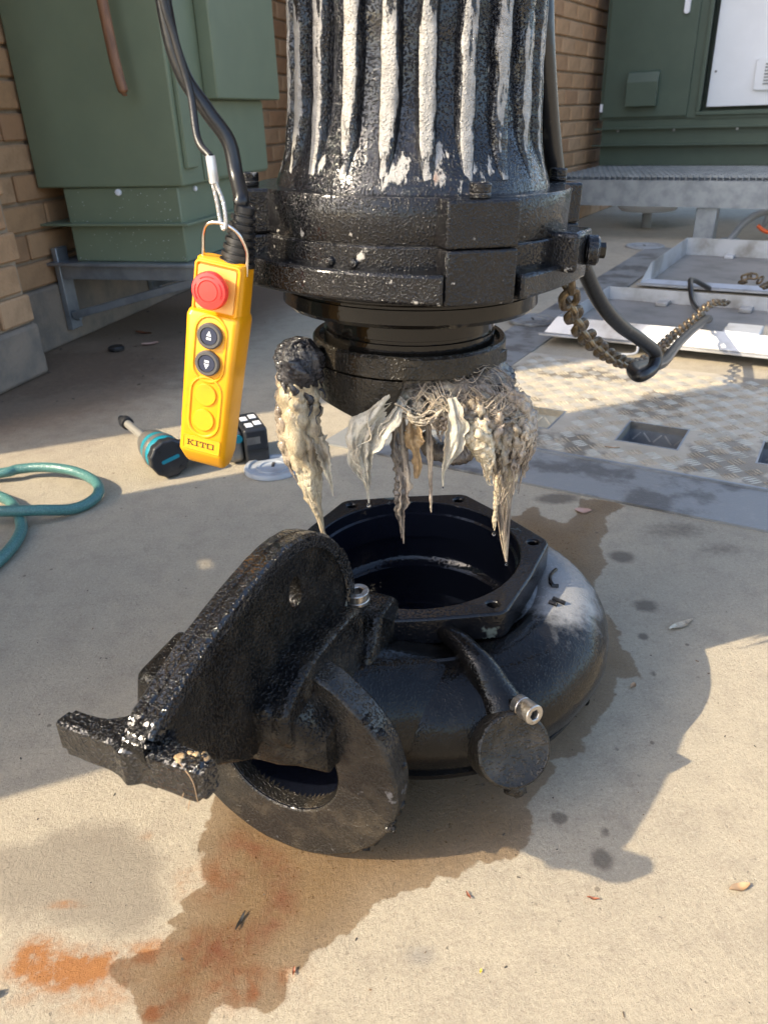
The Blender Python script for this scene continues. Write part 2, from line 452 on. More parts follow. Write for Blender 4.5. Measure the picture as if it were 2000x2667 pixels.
M['rag_tissue'] = rag_material('soiled_wet_tissue', (0.50, 0.43, 0.32), (0.33, 0.27, 0.205), (0.09, 0.075, 0.065), 0.42, 0.62, 0.3)
def make_water():
    m, nt, bs = new_mat('water_drop')
    setp(nt, bs, 'Base Color', (1, 1, 1)); setp(nt, bs, 'Roughness', 0.02)
    bs.inputs['Transmission Weight'].default_value = 1.0; bs.inputs['IOR'].default_value = 1.33
    return m
M['water'] = make_water()
def make_hose():
    m, nt, bs = new_mat('green_braided_hose')
    v = coords(nt)
    a = noise(nt, v, 30, 4)
    ch = nd(nt, 'ShaderNodeTexVoronoi'); ch.inputs['Scale'].default_value = 330; nt.links.new(v, ch.inputs['Vector'])
    k = sstep(nt, ch.outputs[0], 0.25, 0.6)
    c = mix(nt, a, (0.05, 0.15, 0.14), (0.10, 0.24, 0.21))
    setp(nt, bs, 'Base Color', mix(nt, math_(nt, 'MULTIPLY', k, 0.5), c, (0.03, 0.09, 0.09)))
    setp(nt, bs, 'Roughness', 0.33)
    setp(nt, bs, 'Normal', bump(nt, ch.outputs[0], 0.0006))
    return m
M['hose'] = make_hose()
def make_brick(name, a, b, c):
    m, nt, bs = new_mat(name)
    v = coords(nt)
    oi = nd(nt, 'ShaderNodeObjectInfo')
    col = ramp(nt, oi.outputs['Random'], [(0.0, a), (0.5, b), (1.0, c)])
    n = noise(nt, v, 16, 6, 0.65)
    col = mix(nt, math_(nt, 'MULTIPLY', sstep(nt, n, 0.4, 0.75), 0.6), col, tuple(x * 0.55 for x in b))
    setp(nt, bs, 'Base Color', col); setp(nt, bs, 'Roughness', 0.85)
    setp(nt, bs, 'Normal', bump(nt, noise(nt, v, 110, 5), 0.002))
    return m
M['brick'] = make_brick('tan_brick', (0.35, 0.19, 0.095), (0.41, 0.235, 0.115), (0.45, 0.275, 0.15))
M['mortar'] = plain('grey_mortar', (0.27, 0.20, 0.13), 0.9, 0, (0.34, 0.26, 0.18), 20, 0.4, 0.7, 160, 0.002)
M['render'] = plain('mud_splashed_footing', (0.24, 0.185, 0.135), 0.9, 0, (0.15, 0.125, 0.10), 9, 0.35, 0.7, 90, 0.003)

# ------------------------------------------------------------------ ground
TH1 = rad(-31)
A1 = np.array([math.cos(TH1), math.sin(TH1), 0]); B1 = np.array([-math.sin(TH1), math.cos(TH1), 0])
TH2 = rad(-15)
A2 = np.array([math.cos(TH2), math.sin(TH2), 0]); B2 = np.array([-math.sin(TH2), math.cos(TH2), 0])
def W1(a, b, z=0.0): return tuple(A1 * a + B1 * b + np.array([0, 0, z]))
def W2(a, b, z=0.0): return tuple(A2 * a + B2 * b + np.array([0, 0, z]))

STAIN = {'WET': [[-0.2029,0.6089],[-0.2007,0.5905],[-0.2031,0.5705],[-0.2064,0.5562],[-0.1976,0.5418],[-0.198,0.5238],[-0.1896,0.5104],[-0.2004,0.4982],[-0.2099,0.4903],[-0.204,0.48],[-0.2165,0.4706],[-0.2111,0.4627],[-0.2192,0.4517],[-0.2245,0.4445],[-0.2402,0.4379],[-0.2568,0.4349],[-0.2599,0.428],[-0.2489,0.4139],[-0.2325,0.4034],[-0.2231,0.387],[-0.2134,0.3625],[-0.1579,0.3607],[-0.1608,0.3849],[-0.1554,0.391],[-0.1321,0.3887],[-0.1119,0.3833],[-0.0995,0.3892],[-0.0981,0.4086],[-0.1008,0.4189],[-0.0854,0.4183],[-0.083,0.4322],[-0.0661,0.4388],[-0.0525,0.4493],[-0.042,0.4564],[-0.035,0.4638],[-0.0241,0.4751],[-0.0223,0.4831],[-0.0042,0.4848],[0.0038,0.4919],[0.0321,0.497],[0.0379,0.5083],[0.0424,0.5081],[0.0603,0.5048],[0.0734,0.52],[0.1039,0.5232],[0.1292,0.5331],[0.1333,0.5426],[0.1453,0.5564],[0.1463,0.5741],[0.1442,0.5895],[0.1577,0.608],[0.1706,0.6211],[0.1872,0.6442],[0.1828,0.655],[0.2056,0.6612],[0.2251,0.6639],[0.2278,0.6861],[0.2616,0.7281],[0.2775,0.744],[0.2933,0.7791],[0.3014,0.7971],[0.3329,0.7954],[0.3325,0.8392],[0.3226,0.8708],[0.3352,0.8917],[0.3285,0.927],[0.3196,0.9573],[0.3299,1.0263],[0.3665,1.0838],[0.3695,1.1503],[0.3952,1.1884],[0.4069,1.2463],[0.4555,1.2864],[0.4373,1.3122],[0.3771,1.3253],[0.3579,1.2607],[0.3281,1.2296],[0.2917,1.258],[0.2918,1.299],[0.27,1.2958],[0.2559,1.2653],[0.2356,1.2638],[0.2022,1.1841],[0.1524,1.0597],[-0.0069,0.8676],[-0.1517,0.7228]],
 'DAMP': [[-0.431,0.5607],[-0.3859,0.567],[-0.3668,0.5824],[-0.3261,0.5867],[-0.2891,0.5791],[-0.2652,0.5649],[-0.2418,0.5386],[-0.2306,0.5116],[-0.2278,0.4813],[-0.2428,0.4631],[-0.2659,0.4527],[-0.3038,0.47],[-0.3476,0.481],[-0.3962,0.4829]],
 'SPOTS': [[0.3355,1.3286,0.044,0.024,0.9],[0.3959,1.1042,0.0228,0.0209,0.9],[0.3897,0.9592,0.0216,0.0192,0.8],[0.3623,0.8838,0.0086,0.0085,0.9],[0.1745,0.5744,0.0097,0.0088,1],[0.2183,0.5533,0.0063,0.0065,0.7],[0.2063,0.5218,0.0122,0.014,0.9],[0.1329,0.515,0.0091,0.009,0.3],[0.1439,0.4488,0.007,0.0065,0.3],[0.1553,0.3995,0.0085,0.0047,0.3],[0.1695,0.7662,0.0039,0.0045,0.8],[0.517,1.1895,0.0798,0.0392,0.45],[0.5697,1.1178,0.0569,0.0277,0.4],[0.3494,0.8024,0.005,0.0057,0.7],[0.317,0.7178,0.0037,0.0049,0.6],[-0.3651,1.1966,0.0181,0.013,0.3],[-0.4208,1.1868,0.0125,0.0203,0.3],[-0.3238,1.0367,0.0156,0.0093,0.3],[-0.4188,0.8907,0.0224,0.0114,0.12],[-0.2219,1.3207,0.0135,0.0116,0.3]],
 'GREY': [[0.0191,0.4289,0.0137,0.0086,0.7]],
 'RUST': [[-0.2941,0.4274,0.0521,0.023,1.0],[-0.3307,0.4375,0.0282,0.028,0.8],[-0.2473,0.4381,0.0527,0.0153,0.55],[-0.2634,0.4012,0.0536,0.0212,0.35],[-0.2506,0.4139,0.0375,0.0144,0.35],[-0.2179,0.4465,0.0497,0.01,0.45],[-0.3202,0.492,0.0234,0.0048,0.55],[-0.2107,0.3869,0.0092,0.0099,0.9],[-0.1281,0.3998,0.01,0.0114,0.8],[-0.1016,0.4138,0.0136,0.0157,0.45],[-0.1758,0.5142,0.0346,0.0369,0.45],[-0.1732,0.439,0.0561,0.0387,0.42],[-0.1419,0.4102,0.0405,0.0282,0.5],[-0.1998,0.399,0.03,0.0207,0.5],[-0.2117,0.5156,0.0155,0.0277,0.3],[-0.2636,0.5682,0.0107,0.0103,0.3],[-0.1048,0.4089,0.0202,0.0208,0.25],[-0.3287,0.4067,0.0203,0.0146,0.35],[-0.0813,0.408,0.0202,0.0278,0.12]],
 'RING': [[-0.169,0.558],[-0.1337,0.5452],[-0.1137,0.5121],[-0.1101,0.4768],[-0.1313,0.4544],[-0.1531,0.4441],[-0.1743,0.4391]],
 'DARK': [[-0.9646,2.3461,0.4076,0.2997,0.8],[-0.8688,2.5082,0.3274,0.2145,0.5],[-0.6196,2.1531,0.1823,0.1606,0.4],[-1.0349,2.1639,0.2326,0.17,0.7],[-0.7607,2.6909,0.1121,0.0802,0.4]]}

def seg_sdf(P, poly, closed=True):
    Q = np.array(poly); n = len(Q)
    d = np.full(len(P), 1e9); ins = np.zeros(len(P), bool)
    for i in range(n if closed else n - 1):
        a, b = Q[i], Q[(i + 1) % n]
        e = b - a; w = P - a
        t = np.clip((w @ e) / (e @ e + 1e-12), 0, 1)
        d = np.minimum(d, np.hypot(*(w - t[:, None] * e).T))
        c = ((a[1] <= P[:, 1]) != (b[1] <= P[:, 1]))
        xi = a[0] + (P[:, 1] - a[1]) * (b[0] - a[0]) / (b[1] - a[1] + 1e-12)
        ins ^= c & (P[:, 0] < xi)
    return np.where(ins, d, -d) if closed else d
def ellipses(P, L, soft=1.0):
    o = np.zeros(len(P))
    for x, y, rx, ry, s in L:
        q = np.hypot((P[:, 0] - x) / rx, (P[:, 1] - y) / ry)
        o = np.maximum(o, s * np.clip(1.35 - q, 0, 1) ** soft)
    return o

def make_ground():
    xs = np.concatenate([np.linspace(-60, -3.2, 12)[:-1], np.linspace(-3.2, -0.95, 46)[:-1], np.arange(-0.95, 0.95, 0.005), np.linspace(0.95, 4, 60)[1:], np.linspace(4, 60, 12)[1:]])
    ys = np.concatenate([np.linspace(-40, 0.2, 12)[:-1], np.arange(0.2, 1.75, 0.005), np.arange(1.75, 3.0, 0.02), np.linspace(3.0, 8, 60)[1:], np.linspace(8, 90, 12)[1:]])
    X, Y = np.meshgrid(xs, ys, indexing='ij')
    P = np.stack([X.ravel(), Y.ravel()], 1)
    V = np.column_stack([P, np.zeros(len(P))])
    nx, ny = len(xs), len(ys)
    ii, jj = np.meshgrid(np.arange(nx - 1), np.arange(ny - 1), indexing='ij')
    q = (ii * ny + jj).ravel()
    F = np.stack([q, q + ny, q + ny + 1, q + 1], 1)
    cen = V[F].mean(1)
    a = cen @ A1; b = cen @ B1
    F = F[~((a > -0.77) & (a < 0.75) & (b > 1.55) & (b < 2.10))]          # the pit under the chequer plate
    near = (P[:, 0] > -1.3) & (P[:, 0] < 1.2) & (P[:, 1] > 0.1) & (P[:, 1] < 2.2)
    wet = np.full(len(P), -0.5); damp = np.full(len(P), -0.5); rust = np.zeros(len(P)); spot = np.zeros(len(P)); grey = np.zeros(len(P))
    Q = P[near]
    wet[near] = seg_sdf(Q, STAIN['WET']); damp[near] = seg_sdf(Q, STAIN['DAMP'])
    spot[near] = ellipses(Q, STAIN['SPOTS']); grey[near] = ellipses(Q, STAIN['GREY'])
    rr = ellipses(Q, STAIN['RUST'], 1.3)
    d = seg_sdf(Q, STAIN['RING'], False)
    rust[near] = rr
    ring = np.zeros(len(P)); ring[near] = np.clip(1 - d / 0.022, 0, 1)
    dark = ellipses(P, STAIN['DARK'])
    # worn, dirty margin at the foot of the left wall
    a2 = V @ A2
    dirt = np.clip((-1.0 - a2) / 0.5, 0, 1) * np.clip((P[:, 1] - 1.55) / 0.5, 0, 1)
    me = bpy.data.meshes.new('ground')
    me.vertices.add(len(V)); me.vertices.foreach_set('co', V.ravel())
    me.loops.add(F.size); me.loops.foreach_set('vertex_index', F.ravel().astype(np.int32))
    me.polygons.add(len(F)); me.polygons.foreach_set('loop_start', np.arange(0, F.size, 4, dtype=np.int32))
    me.update(calc_edges=True)
    o = link('ground', me); tag(o, kind='structure')
    for n, v in (('wet', wet), ('damp', damp), ('rust', rust), ('spot', spot), ('grey', grey), ('ring', ring), ('dark', dark), ('dirt', dirt)): fattr(o, n, v)
    m, nt, bs = new_mat('concrete_slab')
    v = coords(nt)
    big = noise(nt, v, 2.2, 5, 0.6)
    mid = noise(nt, v, 22, 6, 0.65)
    fine = noise(nt, v, 620, 4, 0.7)
    grit = noise(nt, v, 150, 3, 0.7)
    c = mix(nt, sstep(nt, big, 0.3, 0.7), (0.47, 0.398, 0.285), (0.40, 0.340, 0.248))
    c = mix(nt, math_(nt, 'MULTIPLY', sstep(nt, mid, 0.42, 0.75), 0.45), c, (0.30, 0.255, 0.195))
    c = mix(nt, math_(nt, 'MULTIPLY', sstep(nt, fine, 0.40, 0.75), 0.35), c, (0.58, 0.51, 0.40))
    sand = noise(nt, v, 300, 5, 0.8)
    c = mix(nt, math_(nt, 'MULTIPLY', sstep(nt, sand, 0.52, 0.68), 0.55), c, (0.62, 0.545, 0.41))
    c = mix(nt, math_(nt, 'MULTIPLY', sstep(nt, sand, 0.46, 0.32), 0.60), c, (0.22, 0.18, 0.13))
    agg = noise(nt, v, 165, 6, 0.82)
    c = mix(nt, math_(nt, 'MULTIPLY', sstep(nt, agg, 0.54, 0.66), 0.50), c, (0.62, 0.545, 0.41))
    c = mix(nt, math_(nt, 'MULTIPLY', sstep(nt, agg, 0.47, 0.35), 0.55), c, (0.25, 0.20, 0.145))
    pit = sstep(nt, grit, 0.64, 0.72)
    c = mix(nt, math_(nt, 'MULTIPLY', pit, 0.55), c, (0.14, 0.12, 0.095))
    vs = nd(nt, 'ShaderNodeTexVoronoi'); vs.inputs['Scale'].default_value = 26; nt.links.new(v, vs.inputs['Vector'])
    fleck = math_(nt, 'MULTIPLY', sstep(nt, vs.outputs[0], 0.10, 0.05), sstep(nt, noise(nt, v, 9, 2), 0.50, 0.58))
    c = mix(nt, math_(nt, 'MULTIPLY', fleck, 0.7), c, (0.10, 0.075, 0.05))
    # old stains
    dm = math_(nt, 'ADD', attr(nt, 'damp'), math_(nt, 'MULTIPLY', math_(nt, 'SUBTRACT', noise(nt, v, 30, 5), 0.5), 0.05))
    c = mix(nt, math_(nt, 'MULTIPLY', sstep(nt, dm, -0.014, 0.016), 0.62), c, (0.205, 0.172, 0.130))
    sp = sstep(nt, math_(nt, 'ADD', attr(nt, 'spot'), math_(nt, 'MULTIPLY', math_(nt, 'SUBTRACT', noise(nt, v, 90, 4), 0.5), 0.6)), 0.12, 0.7)
    c = mix(nt, math_(nt, 'MULTIPLY', sp, 0.72), c, (0.085, 0.067, 0.050))
    c = mix(nt, math_(nt, 'MULTIPLY', attr(nt, 'grey'), 0.6), c, (0.17, 0.175, 0.18))
    nr = noise(nt, v, 46, 6, 0.7)
    rr = math_(nt, 'MULTIPLY', attr(nt, 'rust'), sstep(nt, nr, 0.22, 0.70))
    c = mix(nt, math_(nt, 'MULTIPLY', sstep(nt, rr, 0.0, 0.58), 0.94), c, mix(nt, nr, (0.25, 0.075, 0.010), (0.42, 0.165, 0.030)))
    rg = math_(nt, 'MULTIPLY', attr(nt, 'ring'), sstep(nt, nr, 0.3, 0.65))
    c = mix(nt, math_(nt, 'MULTIPLY', rg, 0.8), c, (0.34, 0.12, 0.055))
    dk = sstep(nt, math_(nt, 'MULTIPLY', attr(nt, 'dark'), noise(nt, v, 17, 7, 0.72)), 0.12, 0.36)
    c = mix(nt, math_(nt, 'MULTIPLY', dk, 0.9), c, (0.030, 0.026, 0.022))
    c = mix(nt, math_(nt, 'MULTIPLY', sstep(nt, math_(nt, 'ADD', attr(nt, 'dirt'), math_(nt, 'MULTIPLY', mid, 0.3)), 0.05, 0.7), 0.85), c, mix(nt, noise(nt, v, 55, 6, 0.7), (0.085, 0.052, 0.030), (0.26, 0.165, 0.095)))
    # wet ground
    wv = math_(nt, 'ADD', attr(nt, 'wet'), math_(nt, 'MULTIPLY', math_(nt, 'SUBTRACT', noise(nt, v, 75, 5, 0.6), 0.5), 0.022))
    wet = math_(nt, 'ADD', math_(nt, 'MULTIPLY', sstep(nt, wv, -0.0012, 0.0022), 0.80), math_(nt, 'MULTIPLY', sstep(nt, math_(nt, 'ADD', wv, math_(nt, 'MULTIPLY', math_(nt, 'SUBTRACT', big, 0.5), 0.10)), -0.005, 0.05), 0.20))
    wc = mix(nt, 1.0, c, (0.44, 0.315, 0.185), 'MULTIPLY')
    c = mix(nt, wet, c, wc)
    setp(nt, bs, 'Base Color', c)
    setp(nt, bs, 'Roughness', math_(nt, 'SUBTRACT', 0.82, math_(nt, 'MULTIPLY', wet, math_(nt, 'ADD', 0.30, math_(nt, 'MULTIPLY', grit, 0.4)))))
    br = coords(nt, (1.0, 0.7, 1.0))
    b1 = bump(nt, noise(nt, v, 60, 4), 0.0014)
    b2 = bump(nt, noise(nt, br, 230, 6, 0.85), 0.0046, 1.0, b1)
    b3 = bump(nt, math_(nt, 'SUBTRACT', 1.0, pit), 0.0022, 0.8, b2)
    setp(nt, bs, 'Normal', b3)
    me.materials.append(m)
make_ground()

# ------------------------------------------------------------------ pit cover: flush frame and chequer plate
RZ1 = (0, 0, TH1); RZ2 = (0, 0, TH2)
def frame_material():
    m, nt, bs = new_mat('wet_grey_frame')
    v = coords(nt)
    n = noise(nt, v, 6, 6, 0.65)
    c = mix(nt, sstep(nt, n, 0.46, 0.58), (0.215, 0.215, 0.205), (0.105, 0.10, 0.092))
    c = mix(nt, math_(nt, 'MULTIPLY', sstep(nt, noise(nt, v, 60, 5), 0.5, 0.8), 0.4), c, (0.30, 0.28, 0.25))
    setp(nt, bs, 'Base Color', c); setp(nt, bs, 'Roughness', 0.5)
    setp(nt, bs, 'Normal', bump(nt, noise(nt, v, 180, 4), 0.0012))
    return m
M['frame'] = frame_material()
def plate_material():
    m, nt, bs = new_mat('dirty_chequer_plate')
    v = coords(nt)
    n = noise(nt, v, 4.2, 6, 0.62)
    c = mix(nt, sstep(nt, noise(nt, v, 14, 5), 0.35, 0.7), (0.46, 0.40, 0.31), (0.38, 0.33, 0.25))
    c = mix(nt, math_(nt, 'MULTIPLY', sstep(nt, n, 0.52, 0.57), 0.75), c, (0.12, 0.10, 0.075))
    setp(nt, bs, 'Base Color', c)
    setp(nt, bs, 'Roughness', math_(nt, 'SUBTRACT', 0.62, math_(nt, 'MULTIPLY', sstep(nt, n, 0.52, 0.57), 0.25)))
    setp(nt, bs, 'Metallic', 0.1)
    setp(nt, bs, 'Normal', bump(nt, noise(nt, v, 200, 4), 0.001))
    return m
M['plate'] = plate_material()

fr = thing('cover_frame', 'flat grey frame strip set in the concrete around the chequer plate', 'frame', (0, 0, 0), RZ1)
part('front_strip', box2(-0.968, 1.3, 1.345, 1.509, -0.02, 0.0045), M['frame'], fr)
part('side_strip', box2(-0.968, -0.80, 1.513, 2.6, -0.02, 0.0045), M['frame'], fr)
part('edge_lip', box2(-0.80, 1.3, 1.5095, 1.5155, -0.02, 0.0095), M['galv'], fr)
pl = thing('chequer_plate_cover', 'dirty chequer plate pit cover with square lifting pockets', 'cover', (0, 0, 0), RZ1)
POCK = [(-0.665, -0.535), (-0.373, -0.243), (-0.081, 0.049), (0.211, 0.341)]
holes = [[(x0, 1.646), (x1, 1.646), (x1, 1.774), (x0, 1.774)] for x0, x1 in POCK]
part('plate', prism([(-0.797, 1.5165), (0.85, 1.5165), (0.85, 2.24), (-0.797, 2.24)], -0.012, 0.005, holes), M['plate'], pl, smooth=False)
def tread():
    V, F = [], []
    p = 0.040
    rng = random.Random(3)
    for i in range(int(1.62 / p)):
        for j in range(int(0.70 / p)):
            ca, cb = -0.78 + (i + 0.5) * p, 1.53 + (j + 0.5) * p
            if any(x0 - 0.016 < ca < x1 + 0.016 and 1.63 < cb < 1.79 for x0, x1 in POCK): continue
            t = math.pi / 4 if (i + j) % 2 else -math.pi / 4
            ux, uy = math.cos(t), math.sin(t)
            for k in range(4):
                o = (k - 1.5) * 0.0088
                cx, cy = ca - uy * o, cb + ux * o
                L = 0.0170 - 0.0012 * abs(k - 1.5); w = 0.0019
                n = len(V)
                V += [(cx - ux * L, cy - uy * L, 0.005), (cx + uy * w, cy - ux * w, 0.005), (cx + ux * L, cy + uy * L, 0.005), (cx - uy * w, cy + ux * w, 0.005),
                      (cx - ux * L * 0.6, cy - uy * L * 0.6, 0.0070), (cx + ux * L * 0.6, cy + uy * L * 0.6, 0.0070)]
                F += [(n, n + 1, n + 4), (n + 1, n + 2, n + 5), (n + 1, n + 5, n + 4), (n + 2, n + 3, n + 5), (n + 3, n, n + 4), (n + 3, n + 4, n + 5)]
    return V, F
M['tread'] = plain('worn_tread', (0.52, 0.47, 0.38), 0.42, 0.35, (0.34, 0.29, 0.22), 30, 0.4, 0.7)
tag(part('tread_bars', tread(), M['tread'], pl, smooth=False), kind='stuff')
for x0, x1 in POCK:
    y0, y1 = 1.646, 1.774
    pk = part('lifting_pocket', join(box2(x0 - 0.004, x0, y0 - 0.004, y1 + 0.004, -0.075, 0.0058), box2(x1, x1 + 0.004, y0 - 0.004, y1 + 0.004, -0.075, 0.0058),
              box2(x0, x1, y0 - 0.004, y0, -0.075, 0.0057), box2(x0, x1, y1, y1 + 0.004, -0.075, 0.0057), box2(x0, x1, y0, y1, -0.079, -0.075)), M['galv'], pl, smooth=False)
    bars = []
    for k in range(5):
        for s in (0, 1):
            zz = -0.062 + s * 0.034
            bars.append(box((x0 + 0.017 + k * 0.024, y1 - 0.0008, zz), (0.003, 0.0016, 0.026), Matrix.Rotation(rad(40 if (k + s) % 2 else -40), 3, 'Y')))
    tag(part('tread_bars', join(*bars), M['alu'], pk, smooth=False), kind='stuff')

# upturned aluminium lids beyond the cover
def lid(label, a0, a1, b0, b1, z, hwall, tilt, hfront=None):
    t = thing('upturned_tray', label, 'lid', W1(a0, b0, z), (tilt, 0, TH1), 'aluminium hatch lids lying open')
    w, d = a1 - a0, b1 - b0
    part('skin', box2(0, w, 0, d, 0, 0.006), M['alu_dirty'], t)
    s = 0.028
    def wall(name, p0, p1, n, hwall=hwall):
        # one mitred rim: outer face leans inwards, inner face upright
        p0, p1, n = Vector(p0), Vector(p1), -Vector(n)
        d_ = (p1 - p0).normalized()
        V = []
        for q, e in ((p0, 1), (p1, -1)):
            for off, zz in ((0.001, 0.0065), (0.030, hwall), (0.034, hwall), (0.034, 0.0065)):
                w_ = q + d_ * e * off + n * off
                V.append((w_.x, w_.y, zz))
        F = [(0, 1, 2, 3), (7, 6, 5, 4), (0, 4, 5, 1), (1, 5, 6, 2), (2, 6, 7, 3), (3, 7, 4, 0)]
        return part(name, (V, F), M['alu'], t, smooth=False)
    wall('rim', (0.0, 0.0, 0), (w, 0.0, 0), (0, -1, 0), hfront or hwall)
    wall('rim', (0.0, d, 0), (0.0, 0.0, 0), (-1, 0, 0))
    wall('rim', (w, d, 0), (0.0, d, 0), (0, 1, 0))
    wall('rim', (w, 0, 0), (w, d, 0), (1, 0, 0))
    part('edge_lip', box2(-0.012, w + 0.012, -0.014, 0.0, -0.0015, 0.004), M['alu'], t)
    for k in range(3):
        part('stiffener', box2(0.22 + k * 0.28, 0.26 + k * 0.28, d - 0.10, d - 0.035, 0.0065, 0.02), M['alu'], t, bevel=0.002)
    return t
L1 = lid('upturned aluminium hatch lid propped up, its front edge in sunlight', -0.80, 0.35, 2.36, 3.02, 0.034, 0.052, rad(-1.5))
part('handle_box', box2(0.52, 0.62, 0.035, 0.15, 0.0065, 0.055), M['alu'], L1, bevel=0.004)
part('latch_loop', tube(spline([(0.20, -0.02, -0.002), (0.205, -0.05, -0.022), (0.26, -0.055, -0.024), (0.30, -0.04, -0.02), (0.30, -0.01, -0.002)], 24), 0.004, 8), M['alu'], L1)
L2 = lid('second upturned aluminium hatch lid farther back in full shade', -0.74, 0.5, 3.36, 4.16, 0.012, 0.085, 0, 0.018)
ff = thing('pit_surround', 'dark wet frame strips around the far hatch opening', 'frame', (0, 0, 0), RZ1)
part('side_strip', box2(-0.95, -0.78, 2.65, 4.40, -0.02, 0.006), M['frame'], ff)
part('rear_strip', box2(-0.777, 0.7, 4.22, 4.40, -0.02, 0.006), M['frame'], ff)
part('identification_plate', box2(-0.62, -0.46, 4.26, 4.33, 0.0065, 0.010), M['alu'], ff)

# ------------------------------------------------------------------ brick walls
BL, BH, BP = 0.230, 0.076, 0.086
brick_me = None
def brick_mesh():
    global brick_me
    if brick_me is None:
        V, F = box((0, 0, 0), (BL, 0.03, BH))
        bm = bmesh.new(); vs = [bm.verts.new(v) for v in V]
        for f in F: bm.faces.new([vs[i] for i in f])
        bmesh.ops.bevel(bm, geom=list(bm.edges), offset=0.005, segments=1, affect='EDGES')
        brick_me = bpy.data.meshes.new('brick'); bm.to_mesh(brick_me); bm.free()
        brick_me.materials.append(M['brick'])
    return brick_me
def brick_face(parent, p0, dirx, out, length, z0, z1, seed, first_half=False):
    """single bricks laid in stretcher bond on one face of a wall; p0 is the face's lower start corner (parent's frame)"""
    rng = random.Random(seed)
    dirx = Vector(dirx); out = Vector(out)
    ang = math.atan2(dirx.y, dirx.x)
    n = int((z1 - z0) / BP)
    for c in range(n):
        x = -0.12 if (c % 2) == int(first_half) else 0.0
        while x < length - 0.01:
            a, b = max(x, 0.004), min(x + BL, length - 0.004)
            if b - a > 0.03:
                p = Vector(p0) + dirx * ((a + b) / 2) + out * (-0.011 + rng.uniform(-0.002, 0.002))
                o = link('brick', brick_mesh(), parent, (p.x, p.y, z0 + c * BP + BP / 2), (rng.uniform(-0.006, 0.006), 0, ang + (math.pi if out.dot(Vector((dirx.y, -dirx.x, 0))) < 0 else 0)))
                o.scale = ((b - a) / BL, 1, 1)
            x += BL + 0.010
pier = thing('brick_pier', 'tan brick pier on a muddy footing at the far left', 'wall', W2(0, 0), RZ2)
part('core', box2(-2.6, -1.592, 1.362, 1.958, 0.0, 3.2), M['mortar'], pier)
part('footing', box2(-2.61, -1.572, 1.35, 1.972, 0.0, 0.155), M['render'], pier, bevel=0.012)
brick_face(pier, (-2.08, 1.352, 0), (1, 0, 0), (0, -1, 0), 0.50, 0.157, 1.2, 1)
brick_face(pier, (-1.582, 1.352, 0), (0, 1, 0), (1, 0, 0), 0.616, 0.157, 1.2, 2, True)
wall = thing('brick_wall', 'tan brick wall behind the green cabinet on brackets', 'wall', W2(0, 0), RZ2)
part('core', box2(-2.0, -1.745, 1.96, 5.2, 0.0, 3.2), M['mortar'], wall)
part('footing', box2(-2.0, -1.722, 1.975, 5.2, 0.0, 0.20), M['render'], wall, bevel=0.01)
brick_face(wall, (-1.735, 1.975, 0), (0, 1, 0), (1, 0, 0), 3.2, 0.2, 1.35, 3)
wall2 = thing('brick_wall', 'tan brick wall beside the cabinet on the raised platform', 'wall', W1(0, 0), RZ1)
part('core', box2(-1.95, -1.662, 3.902, 6.6, 0.0, 3.2), M['mortar'], wall2)
brick_face(wall2, (-1.652, 3.9, 0), (0, 1, 0), (1, 0, 0), 2.6, 0.0, 1.55, 5)

wall3 = thing('brick_wall', 'tan brick wall in the corner hidden behind the hanging pump', 'wall', (-0.40, 5.40, 0), (0, 0, rad(-53.9)))
part('core', box2(-0.05, 1.52, 0.012, 0.30, 0.0, 3.2), M['mortar'], wall3)
brick_face(wall3, (0.0, 0.0, 0), (1, 0, 0), (0, -1, 0), 1.50, 0.0, 1.55, 8)

# ------------------------------------------------------------------ left cabinet on brackets
cl = thing('electrical_cabinet', 'large green electrical cabinet on wall brackets behind the yellow pendant', 'cabinet', W2(0, 0), RZ2)
c2 = M['cabinet']
part('body', box2(-1.722, -1.212, 2.302, 2.985, 0.497, 1.75), c2, cl, bevel=0.005)
part('door_lip', box2(-1.2118, -1.198, 2.325, 2.395, 0.545, 1.7), c2, cl, bevel=0.003)
part('side_housing', box2(-1.2118, -1.165, 2.52, 3.06, 0.733, 1.7), c2, cl, bevel=0.004)
part('side_trim', box2(-1.2118, -1.207, 2.45, 2.985, 0.505, 0.73), c2, cl, bevel=0.002)
pnt = part('plinth', box2(-1.64, -1.238, 2.315, 2.95, 0.272, 0.496), c2, cl, bevel=0.004)
part('ledge', box2(-1.80, -1.205, 2.285, 2.98, 0.385, 0.392), M['cabinet'], cl, bevel=0.001)
part('ledge', box2(-1.80, -1.20, 2.275, 2.98, 0.262, 0.2715), M['galv'], cl, bevel=0.001)
part('bolt', xform(cyl(0.010, 0, 0.012, 12, 0.003), axis_to((0, -1, 0), (-1.44, 2.315, 0.482))), M['sticker'], cl)
part('bolt', xform(cyl(0.008, 0, 0.010, 12, 0.002), axis_to((1, 0, 0), (-1.238, 2.42, 0.482))), M['sticker'], cl)
spl = []
rng = random.Random(11)
for k in range(80):
    a, z = rng.uniform(-1.63, -1.245), rng.choice((rng.uniform(0.275, 0.38), rng.uniform(0.395, 0.49)))
    r = rng.uniform(0.0005, 0.0013)
    spl.append(xform(cyl(r, 0, 0.0008, 6), axis_to((0, -1, 0), (a, 2.315, z))))
tag(part('paint_splatter', join(*spl), M['sticker'], pnt), kind='stuff')
br = thing('wall_bracket', 'galvanised steel bracket frame holding up the green cabinet', 'bracket', W2(0, 0), RZ2)
